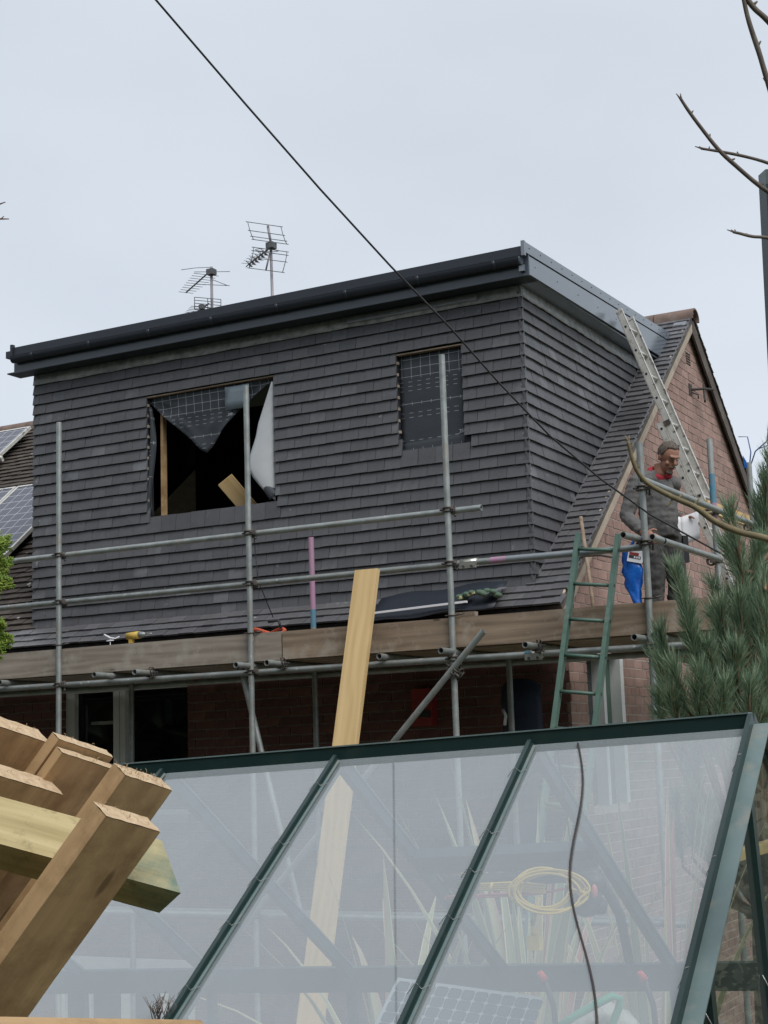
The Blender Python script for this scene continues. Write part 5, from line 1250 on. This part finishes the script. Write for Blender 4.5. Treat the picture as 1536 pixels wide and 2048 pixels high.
branch([(1655,480),(1590,420),(1521,373),(1470,330),(1437,299),(1401,254),(1376,220),(1361,197)],.0052,.0030)
branch([(1660,380),(1590,348),(1536,326),(1490,313),(1440,303),(1402,297)],.0042,.0026)
branch([(1645,420),(1580,300),(1536,165),(1518,105),(1503,60),(1493,25),(1484,-20)],.0062,.0042)
branch([(1640,200),(1590,105),(1536,42),(1510,18),(1490,-8),(1470,-40)],.0062,.0050)
branch([(1665,560),(1600,492),(1536,476),(1505,473),(1480,467),(1466,464)],.0042,.0026)
branch([(1680,1180),(1600,1105),(1536,1078),(1480,1064),(1430,1043),(1390,1014),(1345,994),(1300,970),(1276,945),(1263,912),(1256,882)],.0084,.0036,'olivetwig')
for p in ([(1345,994),(1342,1004),(1332,1013)],[(1388,1013),(1393,1003),(1398,998)],[(1270,930),(1264,922),(1262,918)]): branch(p,.003,.0015,'olivetwig',False)

# pine
def shoot_needles(t, base, tip, n, ln, rr, bare=.12):
    ax_ = (tip-base); L = ax_.length; ax_.normalize(); o1 = ax_.orthogonal().normalized(); o2 = ax_.cross(o1); bend = (o1*rr.uniform(-1,1)+o2*rr.uniform(-1,1))*L*.06
    for i in range(n):
        f = bare+(1-bare)*rr.random()**.85; c = base+ax_*L*f+bend*math.sin(math.pi*f)
        a = rr.uniform(0,2*math.pi); sp = rr.uniform(.30,1.0)*(1.15-.5*f); q = (o1*math.cos(a)+o2*math.sin(a))
        d = (ax_*math.cos(sp)+q*math.sin(sp)+V((0,0,.10))).normalized(); l_ = ln*rr.uniform(.6,1.2)
        s_ = d.cross(V((rr.uniform(-1,1),rr.uniform(-1,1),rr.uniform(-1,1)))); 
        if s_.length < 1e-4: continue
        s_.normalize(); w_ = .0016; m_ = c+d*l_*.55+q*l_*.05; e = c+d*l_+V((0,0,.012))*rr.uniform(-.5,1)
        t.cur = rr.random(); k = len(t.v); t.v += [tuple(c-s_*w_),tuple(c+s_*w_),tuple(m_+s_*w_),tuple(m_-s_*w_),tuple(e)]
        t.f += [(k,k+1,k+2,k+3),(k+3,k+2,k+4)]; t.sm += [False,False]; t.rn += [t.cur]*2
rr = random.Random(21)
pb = at(1500,1700,7.3); pb.z = gz(pb.x,pb.y)
pine = thing('pine_tree', 'young blue green pine with long needles right of the scaffold', 'tree', pb)
nd = MB(); wdm = MB()
trunk = [pb, at(1515,1600,7.4), at(1505,1400,7.3), at(1492,1240,7.2), at(1478,1100,7.1), at(1468,1040,7.1)]
wdm.path(trunk,[.06,.05,.034,.024,.016,.008],8)
shoots = [((1478,1110),(1462,1015),7.1),((1492,1250),(1470,1080),7.1),((1393,1345),(1348,1140),6.9),((1400,1380),(1375,1230),6.9),((1372,1420),(1322,1262),7.0),((1350,1450),(1312,1318),7.0),((1385,1440),(1345,1330),6.8),
 ((1450,1330),(1442,1215),7.0),((1470,1420),(1476,1300),6.7),((1480,1440),(1468,1300),6.7),((1500,1400),(1530,1180),6.8),((1505,1300),(1532,1150),6.9),((1515,1250),(1522,1090),7.2),((1530,1150),(1534,960),7.3),((1540,1100),(1548,900),7.3),((1525,1180),(1512,1010),7.4),
 ((1440,1400),(1415,1290),6.9),((1420,1430),(1398,1340),6.7),((1400,1460),(1385,1370),6.7),((1520,1450),(1535,1320),6.6),((1490,1470),(1500,1370),6.5),((1440,1460),(1450,1370),6.6),((1360,1470),(1340,1390),6.8),((1330,1470),(1318,1390),7.0),((1500,1480),(1530,1430),6.5),((1455,1260),(1425,1170),7.3),((1485,1180),(1450,1090),7.3),((1490,1200),(1520,1090),7.2),((1475,1300),(1425,1225),7.2)]
for i in range(46):
    x = rr.uniform(1360,1560); y = rr.uniform(1230,1720)
    if y < 1330 and x < 1470: continue
    if x < 1400 and y < 1400: continue
    shoots.append(((x+rr.uniform(-10,25),y+rr.uniform(40,90)),(x+rr.uniform(-25,20),y-rr.uniform(20,60)),rr.uniform(6.9,7.8)))
for (bx,by),(tx,ty),d in shoots:
    b_, e_ = at(bx,by,d+.05), at(tx,ty,d); L = (e_-b_).length
    wdm.path([b_,b_.lerp(e_,.5)+V((.01,0,.0)),e_],[.0075,.006,.003],6)
    k = min(range(len(trunk)), key=lambda q:(trunk[q]-b_).length+(0 if trunk[q].z < b_.z+.05 else .6)); j_ = trunk[k].lerp(trunk[max(0,k-1)],.3)
    wdm.path([j_,j_.lerp(b_,.5)-V((0,0,.06)),b_],[.014,.011,.0075],6)
    shoot_needles(nd,b_,e_,int(430*L/.42)+80,.110,rr)
obj('trunk', wdm, M['bark'], pine); obj('crown', nd, M['needle'], pine)
for x,y,d in ((1530,1172,6.78),(1462,1012,7.1),(1347,1138,6.9)):
    t = MB(); t.ball(at(x,y,d),(.008,.008,.022),7,6); obj('bud', t, M['endgrain'], pine)
# dark shrub beyond the greenhouse's right end
def leafy(mb_, c, r, n, size, rr):
    for i in range(n):
        while True:
            q = V((rr.uniform(-1,1),rr.uniform(-1,1),rr.uniform(-1,1)))
            if q.length < 1 and (q.length > .55 or rr.random() < .25): break
        p = V(c)+V((q.x*r[0],q.y*r[1],q.z*r[2]))*(1+.25*noise.noise(q*2.3+V(c))); a = V((rr.uniform(-1,1),rr.uniform(-1,1),rr.uniform(-.3,1))).normalized(); b = a.orthogonal().normalized(); b = Quaternion(a,rr.uniform(0,6.28))@b; s_ = a.cross(b)*size*.38; L_ = b*size*rr.uniform(.7,1.3)
        mb_.cur = rr.random(); k = len(mb_.v); mb_.v += [tuple(p-L_*.5),tuple(p+s_),tuple(p+L_*.5),tuple(p-s_)]; mb_.f.append((k,k+1,k+2,k+3)); mb_.sm.append(False); mb_.rn.append(mb_.cur)
sh = thing('garden_shrub', 'dark leafy shrub behind the greenhouse end at right', 'shrub', (-.95,7.3,gz(-.95,7.3)))
t = MB(); leafy(t,(-1.0,7.4,-1.6),(1.0,.7,1.9),9000,.07,rr); obj('foliage', t, M['shrub'], sh)
t = MB(); t.path([(-.95,7.3,gz(-.95,7.3)),(-.98,7.35,-2.4),(-1.0,7.4,-1.2)],[.05,.04,.02],8); obj('stem', t, M['bark'], sh)
# bright cypress at the left edge
cyb = at(-170,1200,2.0); cyb = V((cyb.x,cyb.y,gz(cyb.x,cyb.y)))
cy = thing('cypress_tree', 'bright yellow green cypress sprays at the left edge', 'tree', cyb)
t = MB(); t.path([cyb,at(-170,1300,2.0),at(-165,700,2.0),at(-160,350,2.0)],[.05,.035,.02,.006],8); t.path([at(-160,460,2.0),at(-60,436,2.0),at(2,438,2.0),at(18,438,2.0)],[.003,.002,.0012,.0007],5); t.path([at(-60,436,2.0),at(0,408,2.0),at(11,404,2.0)],[.0015,.001,.0006],4); t.path([at(2,438,2.0),at(8,432,2.0)],[.0008,.0005],4); obj('trunk', t, M['bark'], cy)
t = MB()
def spray(b, d, L, lvl):
    d = d.normalized(); side = d.cross(fw).normalized()
    t.cur = rr.random(); t.path([b,b+d*L*.5,b+d*L+V((0,0,L*.06))],[.0018 if lvl<2 else .0013,.0016 if lvl<2 else .0012,.0005],4)
    if lvl < 3:
        n = 6 if lvl == 0 else (4 if lvl == 1 else 2)
        for i in range(n):
            f = .18+.75*i/n
            for s in (-1,1):
                dd = d*.80+side*s*(.62)+fw*rr.uniform(-.35,.35)+V((0,0,.05)); spray(b+d*L*f, dd, L*(.46-.22*f)*rr.uniform(.8,1.2)*(1.25 if lvl else 1), lvl+1)
for bx,by,tx,ty in ((-95,1180,2,1068),(-95,1205,8,1112),(-100,1228,2,1152),(-95,1320,14,1262),(-120,1280,-40,1190),(-120,1100,-45,1000)):
    b_, e_ = at(bx,by,2.0+rr.uniform(-.04,.04)), at(tx,ty,2.0+rr.uniform(-.04,.04)); spray(b_, e_-b_, (e_-b_).length, 0); j_ = at(-168,by+60,2.0); t.path([j_,b_],[.004,.002],5)
obj('crown', t, M['cypress'], cy)
# unseen hedge behind the photographer: mirrored in windows, added to block low sky
hg = thing('sky_block_hedge', 'tall unseen evergreen hedge behind the photographer, added to keep low sky off the walls', 'hedge', (-4,-6,-2.05))
t = MB(); leafy(t,(-4,-6.5,2.2),(17,1.8,5.6),18000,.6,rr); obj('foliage', t, M['shrub'], hg)
t = MB(); t.box((-19,-7.2,-2.05),(11,-6.2,6.6)); obj('dense_core', t, M['shrub'], hg)

sg = thing('sky_block_hedge', 'tall unseen evergreen hedge left of the frame, added to shade the rear wall', 'hedge', (-14.5,1,-2.05))  # added out of view to cut side sky light under the deck
t = MB(); leafy(t,(-14.6,1.2,1.4),(1.3,8.2,4.6),9000,.6,rr); obj('foliage', t, M['shrub'], sg)
t = MB(); t.box((-15.2,-6.0,-2.05),(-14.2,8.0,4.6)); obj('dense_core', t, M['shrub'], sg)
